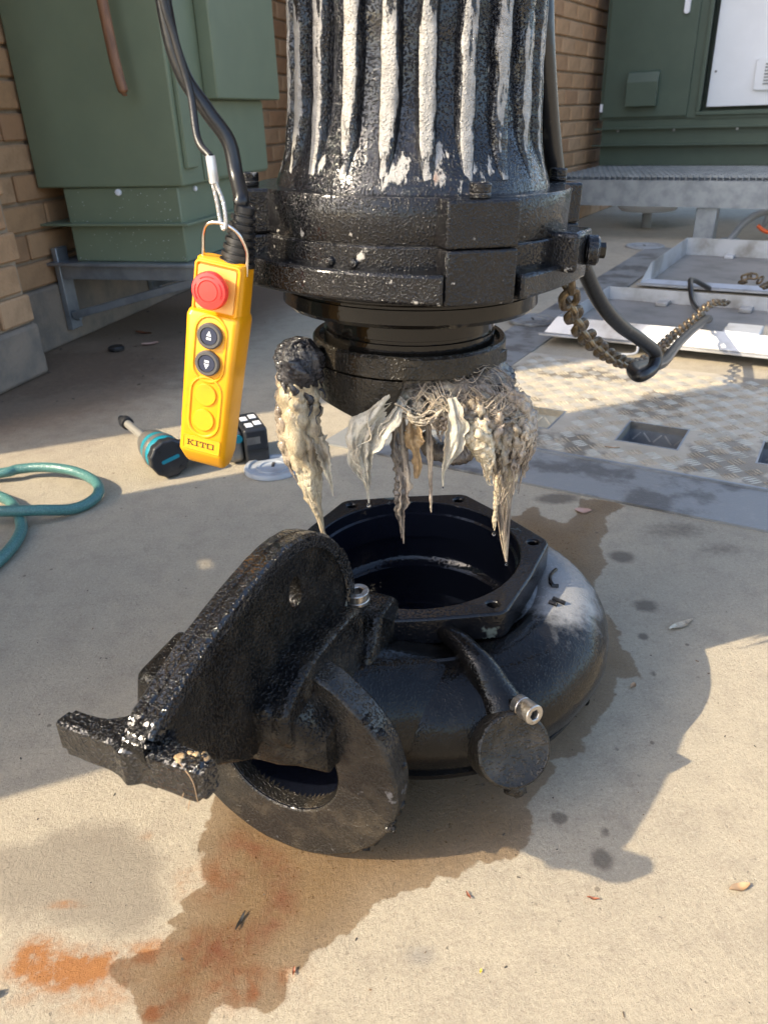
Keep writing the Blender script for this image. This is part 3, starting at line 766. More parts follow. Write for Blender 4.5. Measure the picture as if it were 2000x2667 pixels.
for k, b in enumerate((2.30, 2.86)):
    part('arm', box2(-1.700, -1.19, b, b + 0.04, 0.216, 0.2615), M['galv'], br, bevel=0.002)
    part('upright', box2(-1.7195, -1.7002, b - 0.004, b + 0.056, 0.046, 0.315), M['galv'], br, bevel=0.002)
    V, F = box((0, 0, 0), (0.50, 0.032, 0.026))
    R = Matrix.Rotation(rad(-14.2), 3, 'Y')
    part('brace', box((-1.455, b + 0.02, 0.153), (0.50, 0.032, 0.024), R), M['galv'], br, bevel=0.002)
    part('bolt', xform(cyl(0.011, 0, 0.014, 6), axis_to((1, 0, 0), (-1.70, b + 0.034, 0.082))), M['galv'], br)
wh = thing('wooden_handle', 'worn wooden tool handle leaning in front of the green cabinet', 'handle', W2(-1.315, 2.20, 0))
def handle():
    P = spline([(0.010, 0.02, 0.748), (0.008, 0.02, 0.752), (0, 0.02, 0.80), (-0.012, 0.03, 0.95), (-0.04, 0.06, 1.5)], 40)
    r = np.interp(P[:, 2], [0.748, 0.754, 0.80, 1.5], [0.008, 0.0145, 0.015, 0.0155])
    return tube(P, r, 14)
part('shaft', handle(), M['wood'], wh)

# ------------------------------------------------------------------ right platform and cabinet
pf = thing('steel_platform', 'galvanised steel walkway platform with open grating deck', 'platform', W1(0, 0), RZ1)
part('front_beam', join(box2(-1.54, 1.2, 4.63, 4.638, 0.18, 0.312), box2(-1.54, 1.2, 4.6385, 4.69, 0.18, 0.188), box2(-1.54, 1.2, 4.6385, 4.69, 0.304, 0.312)), M['galv'], pf, smooth=False)
part('end_beam', box2(-1.548, -1.541, 4.64, 5.9, 0.18, 0.312), M['galv'], pf, smooth=False)
part('rear_beam', box2(-1.54, 1.2, 5.88, 5.9, 0.18, 0.312), M['galv'], pf, smooth=False)
for a in (-0.775, 0.55):
    lg = part('leg', box2(a, a + 0.105, 4.655, 4.755, 0.004, 0.1795), M['galv'], pf, bevel=0.004)
    part('foot_plate', box2(a - 0.012, a + 0.117, 4.64, 4.77, 0.0, 0.0038), M['galv'], lg)
gr = []
for i in range(88):
    a = -1.53 + i * 0.031
    gr.append(box2(a, a + 0.004, 4.632, 5.88, 0.3125, 0.337))
for j in range(13):
    b = 4.66 + j * 0.1
    gr.append(box2(-1.54, 1.2, b, b + 0.007, 0.326, 0.3385))
tag(part('grating_bars', join(*gr), M['galv'], pf, smooth=False), kind='stuff')
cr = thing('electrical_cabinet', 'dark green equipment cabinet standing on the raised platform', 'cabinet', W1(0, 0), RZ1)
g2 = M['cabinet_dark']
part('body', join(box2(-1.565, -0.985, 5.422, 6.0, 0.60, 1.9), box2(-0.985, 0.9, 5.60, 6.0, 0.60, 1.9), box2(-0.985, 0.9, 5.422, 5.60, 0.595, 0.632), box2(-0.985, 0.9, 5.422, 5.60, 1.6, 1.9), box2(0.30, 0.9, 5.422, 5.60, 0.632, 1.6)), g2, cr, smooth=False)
part('opening_trim', box2(-0.984, -0.962, 5.405, 5.4215, 0.635, 1.6), g2, cr, bevel=0.002)
part('opening_trim', box2(-0.984, 0.3, 5.405, 5.4215, 0.612, 0.634), g2, cr, bevel=0.002)
dr = part('door', box2(-1.545, -1.035, 5.404, 5.4215, 0.612, 1.8), g2, cr, bevel=0.003)
part('handle', xform(prism(rrect(0.030, 0.11, 0.013), 0, 0.018), Matrix.Translation((-1.105, 5.404, 1.19)) @ Matrix.Rotation(rad(90), 4, 'X')), M['sticker'], dr, bevel=0.003)
V = [(-1.39, 5.404, 0.67), (-1.215, 5.404, 0.67), (-1.215, 5.404, 0.862), (-1.39, 5.404, 0.862), (-1.395, 5.345, 0.67), (-1.21, 5.345, 0.67), (-1.21, 5.345, 0.80), (-1.395, 5.345, 0.80), (-1.395, 5.365, 0.852), (-1.21, 5.365, 0.852)]
F = [(4, 5, 6, 7), (7, 6, 9, 8), (8, 9, 2, 3), (0, 4, 7, 8, 3), (1, 2, 9, 6, 5), (0, 1, 5, 4), (0, 3, 2, 1)]
part('vent_hood', (V, F), g2, dr, smooth=False, bevel=0.003)
pn = part('plinth', box2(-1.545, 0.9, 5.432, 6.0, 0.3385, 0.598), g2, cr)
part('ledge', box2(-1.585, 0.9, 5.39, 5.43, 0.545, 0.553), g2, cr)
part('ledge', box2(-1.585, 0.9, 5.37, 5.43, 0.452, 0.458), g2, cr)
for a in (-1.44, -1.10, -0.74):
    part('bolt', xform(cyl(0.007, 0, 0.012, 8), axis_to((0, -1, 0), (a, 5.43, 0.536))), M['galv'], cr)
part('hinge', box2(-1.562, -1.5455, 5.405, 5.4205, 0.645, 0.69), M['sticker'], cr)
wp = part('inner_panel', box2(-0.945, 0.29, 5.50, 5.52, 0.655, 1.59), M['white_panel'], cr, bevel=0.002)
vt = part('vent_frame', xform(prism(rrect(0.34, 0.165, 0.02), 0, 0.014), Matrix.Translation((-0.53, 5.4998, 0.815)) @ Matrix.Rotation(rad(90), 4, 'X')), M['white_panel'], cr, bevel=0.003)
for k in range(7):
    part('slat', box((-0.515, 5.484, 0.765 + k * 0.0165), (0.27, 0.006, 0.006), Matrix.Rotation(rad(25), 3, 'X')), M['conduit'], vt)
part('screw', xform(cyl(0.006, 0, 0.005, 10), axis_to((0, -1, 0), (-0.918, 5.50, 0.84))), M['tool_black'], cr)
# pipes and fittings under the platform
cp = thing('conduit_pipe', 'grey conduit bending out of the slab under the platform', 'pipe', W1(-0.60, 4.80))
part('pipe', tube(spline([(0, 0, 0.0), (0.02, 0, 0.03), (0.06, -0.01, 0.09), (0.14, -0.03, 0.14), (0.32, -0.06, 0.165), (0.7, -0.1, 0.17)], 40), 0.018, 14), M['conduit'], cp)
part('collar', cyl(0.05, 0.0, 0.008, 24, 0.002), M['conduit'], cp)
cp2 = thing('conduit_pipe', 'second grey conduit rising beside the first under the platform', 'pipe', W1(-0.50, 4.98))
part('pipe', tube(spline([(0.05, 0.02, 0.05), (0.06, 0.01, 0.09), (0.06, 0.0, 0.178)], 20), 0.016, 14), M['conduit'], cp2)
oc = thing('orange_conduit', 'short orange conduit with a black end below the platform', 'pipe', W1(-0.455, 4.70))
part('tube', tube(spline([(0, 0.02, 0.09), (0.03, 0.0, 0.065), (0.08, -0.02, 0.05)], 16), 0.010, 12), M['orange'], oc)
part('end_fitting', tube([(0.08, -0.02, 0.05), (0.12, -0.035, 0.045)], 0.018, 14), M['rubber'], oc)
jb = thing('junction_box', 'pale grey junction box on the ground at the right edge', 'box', W1(-0.345, 4.52), RZ1)
part('body', box2(0, 0.14, 0, 0.12, 0.0, 0.11), M['white_panel'], jb, bevel=0.006)
part('cover', box2(-0.004, 0.144, -0.012, -0.0005, -0.0 + 0.004, 0.112), M['white_panel'], jb, bevel=0.004)
tb = thing('white_tub', 'white round tub stored in the dark under the platform', 'tub', W1(-1.15, 5.2))
part('shell', lathe([(0.0001, 0.10), (0.16, 0.10), (0.185, 0.125), (0.20, 0.176), (0.195, 0.176), (0.17, 0.13), (0.0001, 0.115)], 40), M['white_panel'], tb)
part('stand', cyl(0.03, 0.0, 0.0995, 24), M['conduit'], tb)

def round_cover(name, label, loc, R, m):
    t = thing(name, label, 'cover', loc)
    part('rim', lathe([(R * 0.80, 0.001), (R * 0.80, 0.007), (R * 0.84, 0.010), (R * 0.96, 0.010), (R, 0.006), (R, 0.001)], 56), m, t)
    part('disc', lathe([(0.00001, 0.006), (R * 0.42, 0.006), (R * 0.44, 0.0085), (R * 0.56, 0.0085), (R * 0.58, 0.006), (R * 0.795, 0.006), (R * 0.795, 0.001)], 56), m, t)
    part('keyhole', box((0.0, 0.01, 0.0072), (0.006, R * 0.34, 0.0022)), M['litter'], t)
    return t
round_cover('access_cover', 'round grey access cover in the slab beside the tool battery', (-0.2353, 1.517, 0), 0.062, M['plastic_grey'])
round_cover('access_cover', 'small round drain cover on the shaded concrete in front of the platform', W1(-0.97, 4.42), 0.10, M['conduit'])
round_cover('access_cover', 'faint round cover half hidden behind the hanging chain', W1(-0.93, 2.62, 0.0045), 0.085, M['frame'])

# ------------------------------------------------------------------ unseen sun blockers added to shade the yard from the left
u = np.array([math.cos(SUN_AZ), math.sin(SUN_AZ), 0]); nv = np.array([-math.sin(SUN_AZ), math.cos(SUN_AZ), 0])
def UN(s, n, z=0): return tuple(u * s + nv * n + np.array([0, 0, z]))
gt = thing('sun_blocker_panel', 'added unseen panel left of the camera that blocks the sun', 'sun blocker', UN(-1.25, 0.0), (0, 0, SUN_AZ))
n0, n1 = 0.742, 1.515
hz = (0.10 + 1.25) * math.tan(SUN_EL)
hole_n, hole_s = 1.164, 0.105  # hole added to the blocker to throw a small sun spot
hz = (hole_s + 1.25) * math.tan(SUN_EL)
loop = [(n0, 0.0), (n1, 0.0), (n1, 3.4), (n0, 3.4)]
part('leaf', xform(prism(loop, 0, 0.004, [[(hole_n + 0.020 * math.cos(t), hz + 0.006 * math.sin(t)) for t in np.linspace(0, 2 * math.pi, 20, endpoint=False)]]),
     Matrix(((0, 0, 1, 0), (1, 0, 0, 0), (0, 1, 0, 0), (0, 0, 0, 1)))), M['cabinet'], gt, smooth=False)
bw = thing('sun_blocker_wall', 'added unseen wall blocking the sun, left of the camera', 'wall', UN(-1.7, 0.0), (0, 0, SUN_AZ))
part('core', box2(-0.3, 0.0, 1.862, 2.75, 0.0, 3.3), M['mortar'], bw)
part('upper_core', box2(-0.3, 0.0, 2.7502, 8.5, 0.0, 5.2), M['mortar'], bw)

# ------------------------------------------------------------------ hanging pump (motor, flange, impeller)
PX, PY, PZ = 0.033, 0.80, 0.47
pump = thing('submersible_pump', 'black ribbed submersible pump motor hanging above the open casing, paint chipped to pale primer', 'pump', (PX, PY, PZ), (0, rad(2.17), 0))
def Z(prof): return [(r, z - PZ) for r, z in prof]
def dirc(az): a = rad(az); return Vector((math.sin(a), -math.cos(a), 0))        # azimuth 0 faces the camera side, + to the right
BASE = [(0.131, 0.6045), (0.1305, 0.609), (0.128, 0.617), (0.1225, 0.630), (0.1155, 0.645), (0.110, 0.662), (0.1065, 0.685), (0.1045, 0.72), (0.1035, 0.80), (0.102, 1.0), (0.100, 1.04), (0.085, 1.075), (0.0001, 1.09)]
def housing():
    zz = np.concatenate([np.linspace(0.6045, 0.76, 46), np.linspace(0.77, 1.04, 20), [1.055, 1.075, 1.085, 1.09]])
    rr = np.interp(zz, [p[1] for p in BASE], [p[0] for p in BASE])
    n = 192
    th = np.linspace(0, 2 * np.pi, n, endpoint=False)
    T, ZZ = np.meshgrid(th, zz, indexing='ij')
    RR = np.broadcast_to(rr, T.shape)
    P = np.stack([np.sin(T) * RR, -np.cos(T) * RR, ZZ], -1)
    P2 = P + 0.0009 * fbm(P * 28, 5, 4)[..., None] * np.stack([np.sin(T), -np.cos(T), 0 * T], -1)
    P2[..., 2] -= PZ
    return P2.reshape(-1, 3), grid_faces(n, len(zz), True), T.ravel(), ZZ.ravel()
V, F, T_, Z_ = housing()
ho = part('motor_housing', (V, F), M['housing'], pump, sharp=60)
azd = (np.degrees(T_) + 180) % 360 - 180
low = np.exp(-((Z_ - 0.632) / 0.020) ** 2) * np.exp(-((azd + 4) / 42) ** 2)
fattr(ho, 'wear', 0.335 + 0.17 * low + 0.05 * np.exp(-((azd - 30) / 9) ** 2) * (Z_ > 0.70))
CREST = [(0.1262, 0.622), (0.1225, 0.634), (0.1192, 0.648), (0.1168, 0.668), (0.1155, 0.69), (0.1143, 0.72), (0.1135, 0.76), (0.110, 1.0), (0.104, 1.03)]
def rib(seed, hw):
    zz = np.concatenate([np.linspace(0.622, 0.76, 60), np.linspace(0.765, 1.03, 26)])
    rc = np.interp(zz, [p[1] for p in CREST], [p[0] for p in CREST])
    rb = np.interp(zz, [p[1] for p in BASE], [p[0] for p in BASE]) - 0.003
    sec = [(-1.25, 0.0), (-1.0, 0.45), (-0.86, 0.82), (-0.62, 0.985), (-0.2, 1.0), (0.2, 1.0), (0.62, 0.985), (0.86, 0.82), (1.0, 0.45), (1.25, 0.0)]
    V = []; wear = []
    for i, z in enumerate(zz):
        h = max(rc[i] - rb[i], 0.0008)
        w = hw * (0.55 + 0.45 * min(1, (z - 0.620) / 0.03))
        for t, f in sec:
            V.append((t * w, -(rb[i] + h * f), z)); wear.append(f)
    V = np.array(V)
    nn = fbm(np.column_stack([V[:, 0] * 90 + seed * 7.3, V[:, 1] * 90, V[:, 2] * 60]), seed, 4)
    V[:, 0] += 0.0009 * nn; V[:, 1] += 0.0008 * fbm(V * 75 + seed, seed + 9, 4)
    V[:, 0] += 0.0012 * np.sin(V[:, 2] * 16 + seed)
    wear = np.array(wear)
    zc = V[:, 2]
    V[:, 2] -= PZ
    return V, grid_faces(len(zz), len(sec)), wear, zc
NR = 22
for k in range(NR):
    az = 2.9 + k * 360 / NR
    a = (az + 180) % 360 - 180
    V, F, w, zc = rib(k, 0.0080)
    o = part('cooling_rib', (V, [tuple(reversed(f)) for f in F]), M['housing'], pump, sharp=70, rot=(0, 0, rad(az)))
    side = 0.605 if a < 25 else (0.555 if a < 45 else 0.52)
    wv = np.where(w > 0.95, side, np.where(w > 0.7, side - 0.20, 0.30))
    wv = wv + 0.07 * np.sin(zc * 37 + k * 2.1) * (w > 0.7)
    wv = wv - 0.10 * np.exp(-((zc - 0.652) / 0.010) ** 2)
    fattr(o, 'wear', wv)
# mounting flange
fl = part('flange_upper', lathe(Z([(0.12, 0.5745), (0.1485, 0.5745), (0.1495, 0.576), (0.1500, 0.609), (0.1485, 0.6115), (0.100, 0.6118)]), 96), M['flange'], pump)
part('flange_middle', lathe(Z([(0.12, 0.540), (0.1515, 0.540), (0.1520, 0.542), (0.1520, 0.5730), (0.1508, 0.5744), (0.12, 0.5744)]), 96), M['flange'], pump)
def ledge(az0, az1, R, z0, z1, ri=0.125):
    L = []
    pts = []
    for t in np.linspace(az0, az1, 14):
        d = dirc(t); f = (t - az0) / (az1 - az0)
        rr = R - 0.010 * (1 - abs(2 * f - 1) ** 2) if True else R
        rr = R * (0.965 + 0.035 * math.cos((abs(2 * f - 1)) * math.pi)) if False else rr
        pts.append((d.x * rr, d.y * rr))
    for t in np.linspace(az1, az0, 14):
        d = dirc(t); pts.append((d.x * ri, d.y * ri))
    return prism(pts, z0 - PZ, z1 - PZ)
part('flange_ledge', ledge(-66, 6, 0.1745, 0.5315, 0.5565), M['flange'], pump, bevel=0.003)
part('flange_ledge', ledge(30, 78, 0.1715, 0.5315, 0.5525), M['flange'], pump, bevel=0.003)
part('flange_ledge', ledge(84, 128, 0.178, 0.533, 0.553), M['flange'], pump, bevel=0.003)
part('flange_ledge', ledge(136, 270, 0.165, 0.533, 0.553), M['flange'], pump, bevel=0.003)
for az in (17, 107, 197, -73):
    for z0, z1, r1 in ((0.530, 0.5743, 0.1692), (0.5747, 0.6115, 0.1685)):
        d = dirc(az)
        part('lug', box((0, -0.142, (z0 + z1) / 2 - PZ), (0.0630 if z0 < 0.55 else 0.0636, (r1 - 0.1425) * 2, z1 - z0)), M['flange'], pump, bevel=0.0025, seg=3, rot=(0, 0, rad(az)))
    b = part('cap_screw', xform(socket_head(0.0088, 0.0115), Matrix.Translation((0, -0.1565, 0.6116 - PZ))), M['flange'], pump, bevel=0.001, rot=(0, 0, rad(az)))
pb = part('plug_boss', box((0, -0.155, 0.5625 - PZ), (0.05, 0.034, 0.034)), M['flange'], pump, bevel=0.004, seg=3, rot=(0, 0, rad(62)))
part('plug', xform(cyl(0.0135, 0, 0.012, 20, 0.002), axis_to((0.35, -1, 0), (0.012, -0.170, 0.561 - PZ))), M['flange'], pb)
part('plug_bolt', xform(cyl(0.007, 0, 0.006, 6), axis_to((0.35, -1, 0), (0.016, -0.181, 0.561 - PZ))), M['smooth_black'], pb)
for az in (-29, -21):
    d = dirc(az)
    part('rivet', xform(lathe([(0.0045, 0), (0.0042, 0.0018), (0.003, 0.0034), (0.0001, 0.004)], 14), axis_to((d.x, d.y, 0), (d.x * 0.1515, d.y * 0.1515, 0.5605 - PZ))), M['flange'], pump)
# spigot, seal neck
part('spigot', lathe(Z([(0.085, 0.5398), (0.1315, 0.5398), (0.1318, 0.5235), (0.1300, 0.5215), (0.1262, 0.521), (0.1262, 0.5185), (0.1285, 0.518), (0.1288, 0.5055), (0.1255, 0.5015), (0.105, 0.4985), (0.085, 0.4985)]), 110), M['smooth_black'], pump)
part('seal_neck', lathe(Z([(0.05, 0.4984), (0.0875, 0.4984), (0.0880, 0.4805), (0.0858, 0.4795), (0.0858, 0.4765), (0.0885, 0.476), (0.0885, 0.4645), (0.05, 0.4640)]), 96), M['smooth_black'], pump)
imp = part('impeller_shroud', lathe(Z([(0.05, 0.4639), (0.0925, 0.4639), (0.0940, 0.468), (0.0985, 0.4685), (0.1005, 0.466), (0.1005, 0.4475), (0.098, 0.4455), (0.088, 0.445), (0.05, 0.445)]), 110), M['impeller'], pump)
def vane():
    V = []; n = 30
    zz = np.linspace(0, 1, 14)
    sec = []
    F = []
    for i in range(n):
        t = i / (n - 1); az = -84 + 78 * t
        ro = 0.0995 - 0.012 * max(0, t - 0.75) / 0.25 * 0.0
        zb = 0.3985 + 0.004 * math.sin(t * 5) + (0.040 * max(0, (t - 0.86) / 0.14) ** 1.0)
        ri = 0.052 + 0.012 * t
        d = dirc(az)
        ring = []
        for rr, z in ((ri, 0.4448), (ro, 0.4448), (ro - 0.0008, (0.4448 + zb) / 2), (ro - 0.004, zb + 0.003), (ro - 0.008, zb), (ri, zb + 0.002)):
            V.append((d.x * rr, d.y * rr, z - PZ))
    F = grid_faces(n, 6, False, True)
    F += [tuple(range(6)), tuple(reversed(range((n - 1) * 6, n * 6)))]
    return V, F
part('impeller_vane', vane(), M['impeller'], pump, bevel=0.0015, sharp=30)
part('shroud_step', xform(ledge(-6, 70, 0.1045, 0.4475, 0.4600, 0.08), Matrix.Identity(4)), M['impeller'], pump, bevel=0.001)
part('impeller_hub', lathe(Z([(0.0001, 0.385), (0.032, 0.388), (0.048, 0.41), (0.055, 0.4447), (0.0001, 0.4447)]), 48), M['impeller'], pump)
# lifting eye and chain fall above (out of the picture) so that the pump hangs from something
part('lifting_eye', tube([(0.05 * math.cos(t), 0, 0.62 + 0.05 * math.sin(t)) for t in np.linspace(-0.3, math.pi + 0.3, 24)], 0.010, 10), M['steel'], pump)
hc = thing('hoist_chain', 'hoist chain running straight up from the pump lifting eye', 'chain', (0.0585, 0.80, 1.135))

# ------------------------------------------------------------------ chain link shapes
def link_mesh(name, L, Wd, r, m):
    a = (L - Wd) / 2; R = Wd / 2 - r
    P = []
    for t in np.linspace(-math.pi / 2, math.pi / 2, 9): P.append((a + R * math.cos(t), R * math.sin(t), 0))
    for t in np.linspace(math.pi / 2, 3 * math.pi / 2, 9): P.append((-a + R * math.cos(t), R * math.sin(t), 0))
    return mesh(name, *tube(np.array(P), r, 8, False, True), m)
big_link = link_mesh('chain_link', 0.040, 0.0265, 0.0042, M['chain'])
for k in range(34):
    o = link('link', big_link, hc, (0, 0, 0.012 + k * 0.031), (rad(90) * (k % 2), rad(90), 0))
hb = thing('gantry_beam', 'steel gantry beam overhead carrying the hoist chain', 'beam', (0.06, 0.80, 2.18), (0, 0, rad(20)))
part('flange_plate', box2(-2.2, 2.2, -0.06, 0.06, 0.0, 0.012), M['galv'], hb)
part('web', box2(-2.2, 2.2, -0.005, 0.005, 0.0125, 0.16), M['galv'], hb)
part('top_plate', box2(-2.2, 2.2, -0.06, 0.06, 0.1605, 0.172), M['galv'], hb)

# ------------------------------------------------------------------ chain from the pump to the lid
def arc_resample(P, step):
    d = np.r_[0, np.cumsum(np.linalg.norm(np.diff(P, axis=0), axis=1))]
    n = int(d[-1] / step)
    s = np.arange(n) * step + step / 2
    return np.stack([np.interp(s, d, P[:, i]) for i in range(3)], 1)
CH = [(0.2035, 0.845, 0.520), (0.212, 0.86, 0.487), (0.235, 0.92, 0.450), (0.281, 1.02, 0.397), (0.371, 1.20, 0.316), (0.478, 1.40, 0.241), (0.585, 1.60, 0.198), (0.713, 1.85, 0.166), (0.861, 2.10, 0.142), (0.991, 2.30, 0.140), (1.097, 2.45, 0.110), (1.14, 2.50, 0.088)]
Pc = spline(CH, 400)
Q = arc_resample(Pc, 0.0308)
ct = thing('load_chain', 'rusty steel chain sagging from the pump flange to the aluminium lid', 'chain', tuple(Q[0]))
for k, p in enumerate(Q):
    t = (Q[min(k + 1, len(Q) - 1)] - Q[max(k - 1, 0)])
    q = Vector(t).to_track_quat('X', 'Z').to_matrix().to_4x4() @ Matrix.Rotation(rad(45 + 90 * (k % 2) + 8 * math.sin(k)), 4, 'X')
    o = link('link', big_link, ct); o.matrix_local = Matrix.Translation(Vector(p - Q[0])) @ q
pile = thing('chain_end', 'loose dark chain end lying on the far aluminium lid', 'chain', W1(-0.23, 3.10, 0.0))
rng = random.Random(5)
for k in range(12):
    o = link('link', big_link, pile, (0.018 * k - 0.1, 0.02 * math.sin(k * 1.3), 0.105 + 0.018 * math.sin(k * 0.9)), (rng.uniform(-1.5, 1.5), rng.uniform(-0.8, 0.8), rng.uniform(-3, 3)))
sh = thing('shackle', 'yellowed shackle behind the pump flange plug', 'shackle', (0.196, 0.905, 0.545))
part('bow', tube([(0.0, 0.0, 0.0)] + [(0.004 + 0.012 * math.sin(t), 0.004, 0.018 - 0.020 * math.cos(t)) for t in np.linspace(0.1, 2.9, 14)], 0.0045, 10), M['brass'], sh)

# ------------------------------------------------------------------ pump power cable
PC = [(0.125, 0.86, 1.05), (0.150, 0.85, 0.90), (0.1605, 0.84, 0.78), (0.166, 0.84, 0.723), (0.180, 0.86, 0.655), (0.198, 0.88, 0.592), (0.234, 0.93, 0.525), (0.284, 1.0, 0.453), (0.334, 1.06, 0.403), (0.388, 1.12, 0.363), (0.428, 1.165, 0.330), (0.424, 1.155, 0.309), (0.398, 1.135, 0.303), (0.405, 1.19, 0.297), (0.455, 1.27, 0.278), (0.532, 1.40, 0.242), (0.678, 1.70, 0.197), (0.880, 2.08, 0.142), (0.960, 2.22, 0.118), (1.010, 2.34, 0.082), (1.045, 2.44, 0.062), (1.075, 2.56, 0.056), (1.11, 2.72, 0.052), (1.14, 2.84, 0.090), (1.19, 2.95, 0.085), (1.30, 3.05, 0.03)]
o = part('power_cable', tube(spline(PC, 260), 0.0098, 14), M['cable'])
tag(o, 'thick black power cable hanging off the right side of the pump in a loop', 'cable')

# ------------------------------------------------------------------ open casing on the ground
VX, VY = 0.035, 0.81
cas = thing('pump_casing', 'open black volute pump casing lying on the wet concrete with its guide claw', 'pump casing', (VX, VY, 0))
AZT = [-230, -215, -180, -135, -125, -112, -90, -60, -30, 0, 30, 60, 90, 120, 150, 180, 215, 235, 248]
ROT = [0.150, 0.150, 0.150, 0.185, 0.215, 0.236, 0.241, 0.243, 0.241, 0.234, 0.220, 0.196, 0.175, 0.163, 0.157, 0.152, 0.155, 0.185, 0.236]
def rout(az): return np.interp(az, AZT, ROT)
RN = 0.136
def volute_prof(R):
    w = R - RN
    c = RN + 0.30 * w
    al = np.radians(np.linspace(118, -46, 40))
    zc = 0.103; hb_ = 0.056 + 0.08 * min(w, 0.1)
    P = [(RN, 0.172), (RN, 0.163)]
    for a in al:
        r = c + (R - c) * math.cos(a) if math.cos(a) > 0 else c + 0.30 * w * 1.2 * math.cos(a)
        P.append((max(r, RN), zc + hb_ * math.sin(a)))
    r1, z1 = P[-1]
    P += [(r1 - 0.001, z1 - 0.002), (r1 + 0.0035, z1 - 0.004), (r1 + 0.003, z1 - 0.010), (r1 - 0.006, z1 - 0.013), (r1 - 0.025, 0.032), (0.11, 0.026)]
    return P
def volute():
    n = 200; V = []
    azs = np.linspace(-180, 180, n, endpoint=False)
    for a in azs:
        R = float(rout(a)); ca, sa = math.cos(rad(a)), math.sin(rad(a))
        prof = volute_prof(R)
        for r, z in prof: V.append((r * ca, r * sa, z))
    V = np.array(V)
    V += 0.0007 * np.stack([fbm(V * 30, 1), fbm(V * 30, 2), fbm(V * 30, 3)], 1)
    return V, [tuple(reversed(f)) for f in grid_faces(n, len(prof), True)] 
VB = part('volute_body', volute(), M['volute'], cas, sharp=50)
_v = np.array([v.co for v in VB.data.vertices]); _az = np.degrees(np.arctan2(_v[:, 1], _v[:, 0])); _r = np.hypot(_v[:, 0], _v[:, 1])
_rc = RN + 0.42 * (rout(_az) - RN)
fattr(VB, 'film_glare', np.exp(-((_az + 8) / 32) ** 2) * np.exp(-((_r - _rc) / 0.050) ** 2) * (_v[:, 2] > 0.1) * 1.1)  # dust film on the crest, with the sun's glare painted in
# bore
part('bore', lathe([(0.1262, 0.1995), (0.1255, 0.186), (0.1225, 0.184), (0.1225, 0.150), (0.129, 0.148), (0.131, 0.118), (0.126, 0.108), (0.118, 0.104), (0.117, 0.080), (0.110, 0.066), (0.088, 0.062), (0.086, 0.066), (0.082, 0.066), (0.080, 0.060), (0.058, 0.058), (0.056, 0.040), (0.0001, 0.038)], 110), M['inner'], cas)
for R_, z_ in ((0.074, 0.0605), (0.067, 0.0605)):
    part('wear_groove', lathe([(R_ - 0.001, z_ - 0.002), (R_, z_ + 0.0006), (R_ + 0.001, z_ - 0.002)], 90), M['smooth_black'], cas)
# hexagonal bolting ring
def ring_loop():
    pts = []
    for k in range(6):
        a = rad(2.5 + 60 * k)
        cx, cy = 0.146 * math.cos(a), 0.146 * math.sin(a)
        for t in np.linspace(-28, 28, 7):
            pts.append((cx + 0.0185 * math.cos(a + rad(t * 1.0)), cy + 0.0185 * math.sin(a + rad(t * 1.0))))
        am = a + rad(30)
        pts.append((0.1475 * math.cos(am), 0.1475 * math.sin(am)))
    return pts
bh = [circle(0.0062, 18, (0.146 * math.cos(rad(2.5 + 60 * k)), 0.146 * math.sin(rad(2.5 + 60 * k)))) for k in range(6)]
part('bolting_ring', prism(ring_loop(), 0.1665, 0.2, [circle(0.1262, 96)] + bh), M['ringtop'], cas, bevel=0.0025, sharp=45)
for k in range(6):
    part('tapped_hole', xform(cyl(0.0063, 0.170, 0.190, 18), Matrix.Translation((0.146 * math.cos(rad(2.5 + 60 * k)), 0.146 * math.sin(rad(2.5 + 60 * k)), 0))), M['hole'], cas)
# discharge neck and flange (local frame: u outwards, v to the right)
TF = rad(25)
Uv = Vector((-math.sin(TF), -math.cos(TF), 0)); Vv = Vector((math.cos(TF), -math.sin(TF), 0))
FC = Vector((-0.109 - VX, 0.546 - VY, 0))
def L3(u_, v_, z_): return tuple(FC + Uv * u_ + Vv * v_ + Vector((0, 0, z_)))
MF = Matrix(((Vv.x, 0, Uv.x, FC.x), (Vv.y, 0, Uv.y, FC.y), (0, 1, 0, 0.126), (0, 0, 0, 1)))      # x->v, y->up, z->u, at the flange centre
def neck():
    P = spline([(0.075, -0.165, 0.103, 0.052), (0.025, -0.165, 0.106, 0.060), (-0.03, -0.172, 0.112, 0.068), (-0.085, -0.188, 0.120, 0.074), (-0.118, -0.215, 0.125, 0.076), L3(-0.012, 0, 0.126) + (0.078,)], 40)
    return tube(P[:, :3], P[:, 3], 36, False)
part('discharge_neck', neck(), M['volute'], cas)
def rim_loop(R, n=120, amp=0.0012):
    a = np.linspace(0, 2 * np.pi, n, endpoint=False)
    r = R + amp * fbm(np.stack([np.cos(a) * 4, np.sin(a) * 4, 0 * a], 1), 31, 4)
    return [(float(x), float(y)) for x, y in zip(r * np.cos(a), r * np.sin(a))]
dfl = part('discharge_flange', xform(prism(rim_loop(0.1225), -0.030, 0.0, [circle(0.0625, 72)]), MF), M['flange_face'], cas, bevel=0.003, sharp=45)
part('discharge_bore', xform(lathe([(0.0628, -0.001), (0.0620, -0.05), (0.062, -0.12), (0.045, -0.16), (0.0001, -0.165)], 64), MF), M['inner'], cas)
rng = random.Random(2)
cr_ = []
for k in range(16):
    t = rad(rng.uniform(-55, 40)); R_ = 0.1215
    c0 = MF @ Vector((R_ * math.cos(t), R_ * math.sin(t), rng.uniform(-0.03, -0.002)))
    V, F = lathe([(0.0001, -0.5), (0.5, -0.35), (0.8, 0), (0.5, 0.4), (0.0001, 0.5)], 7)
    s_ = rng.uniform(0.003, 0.009)
    V = np.array(V) * s_ + 0.25 * s_ * np.stack([vnoise(np.array(V) * 2 + k, i) for i in range(3)], 1) + np.array(c0)
    cr_.append((V, F))
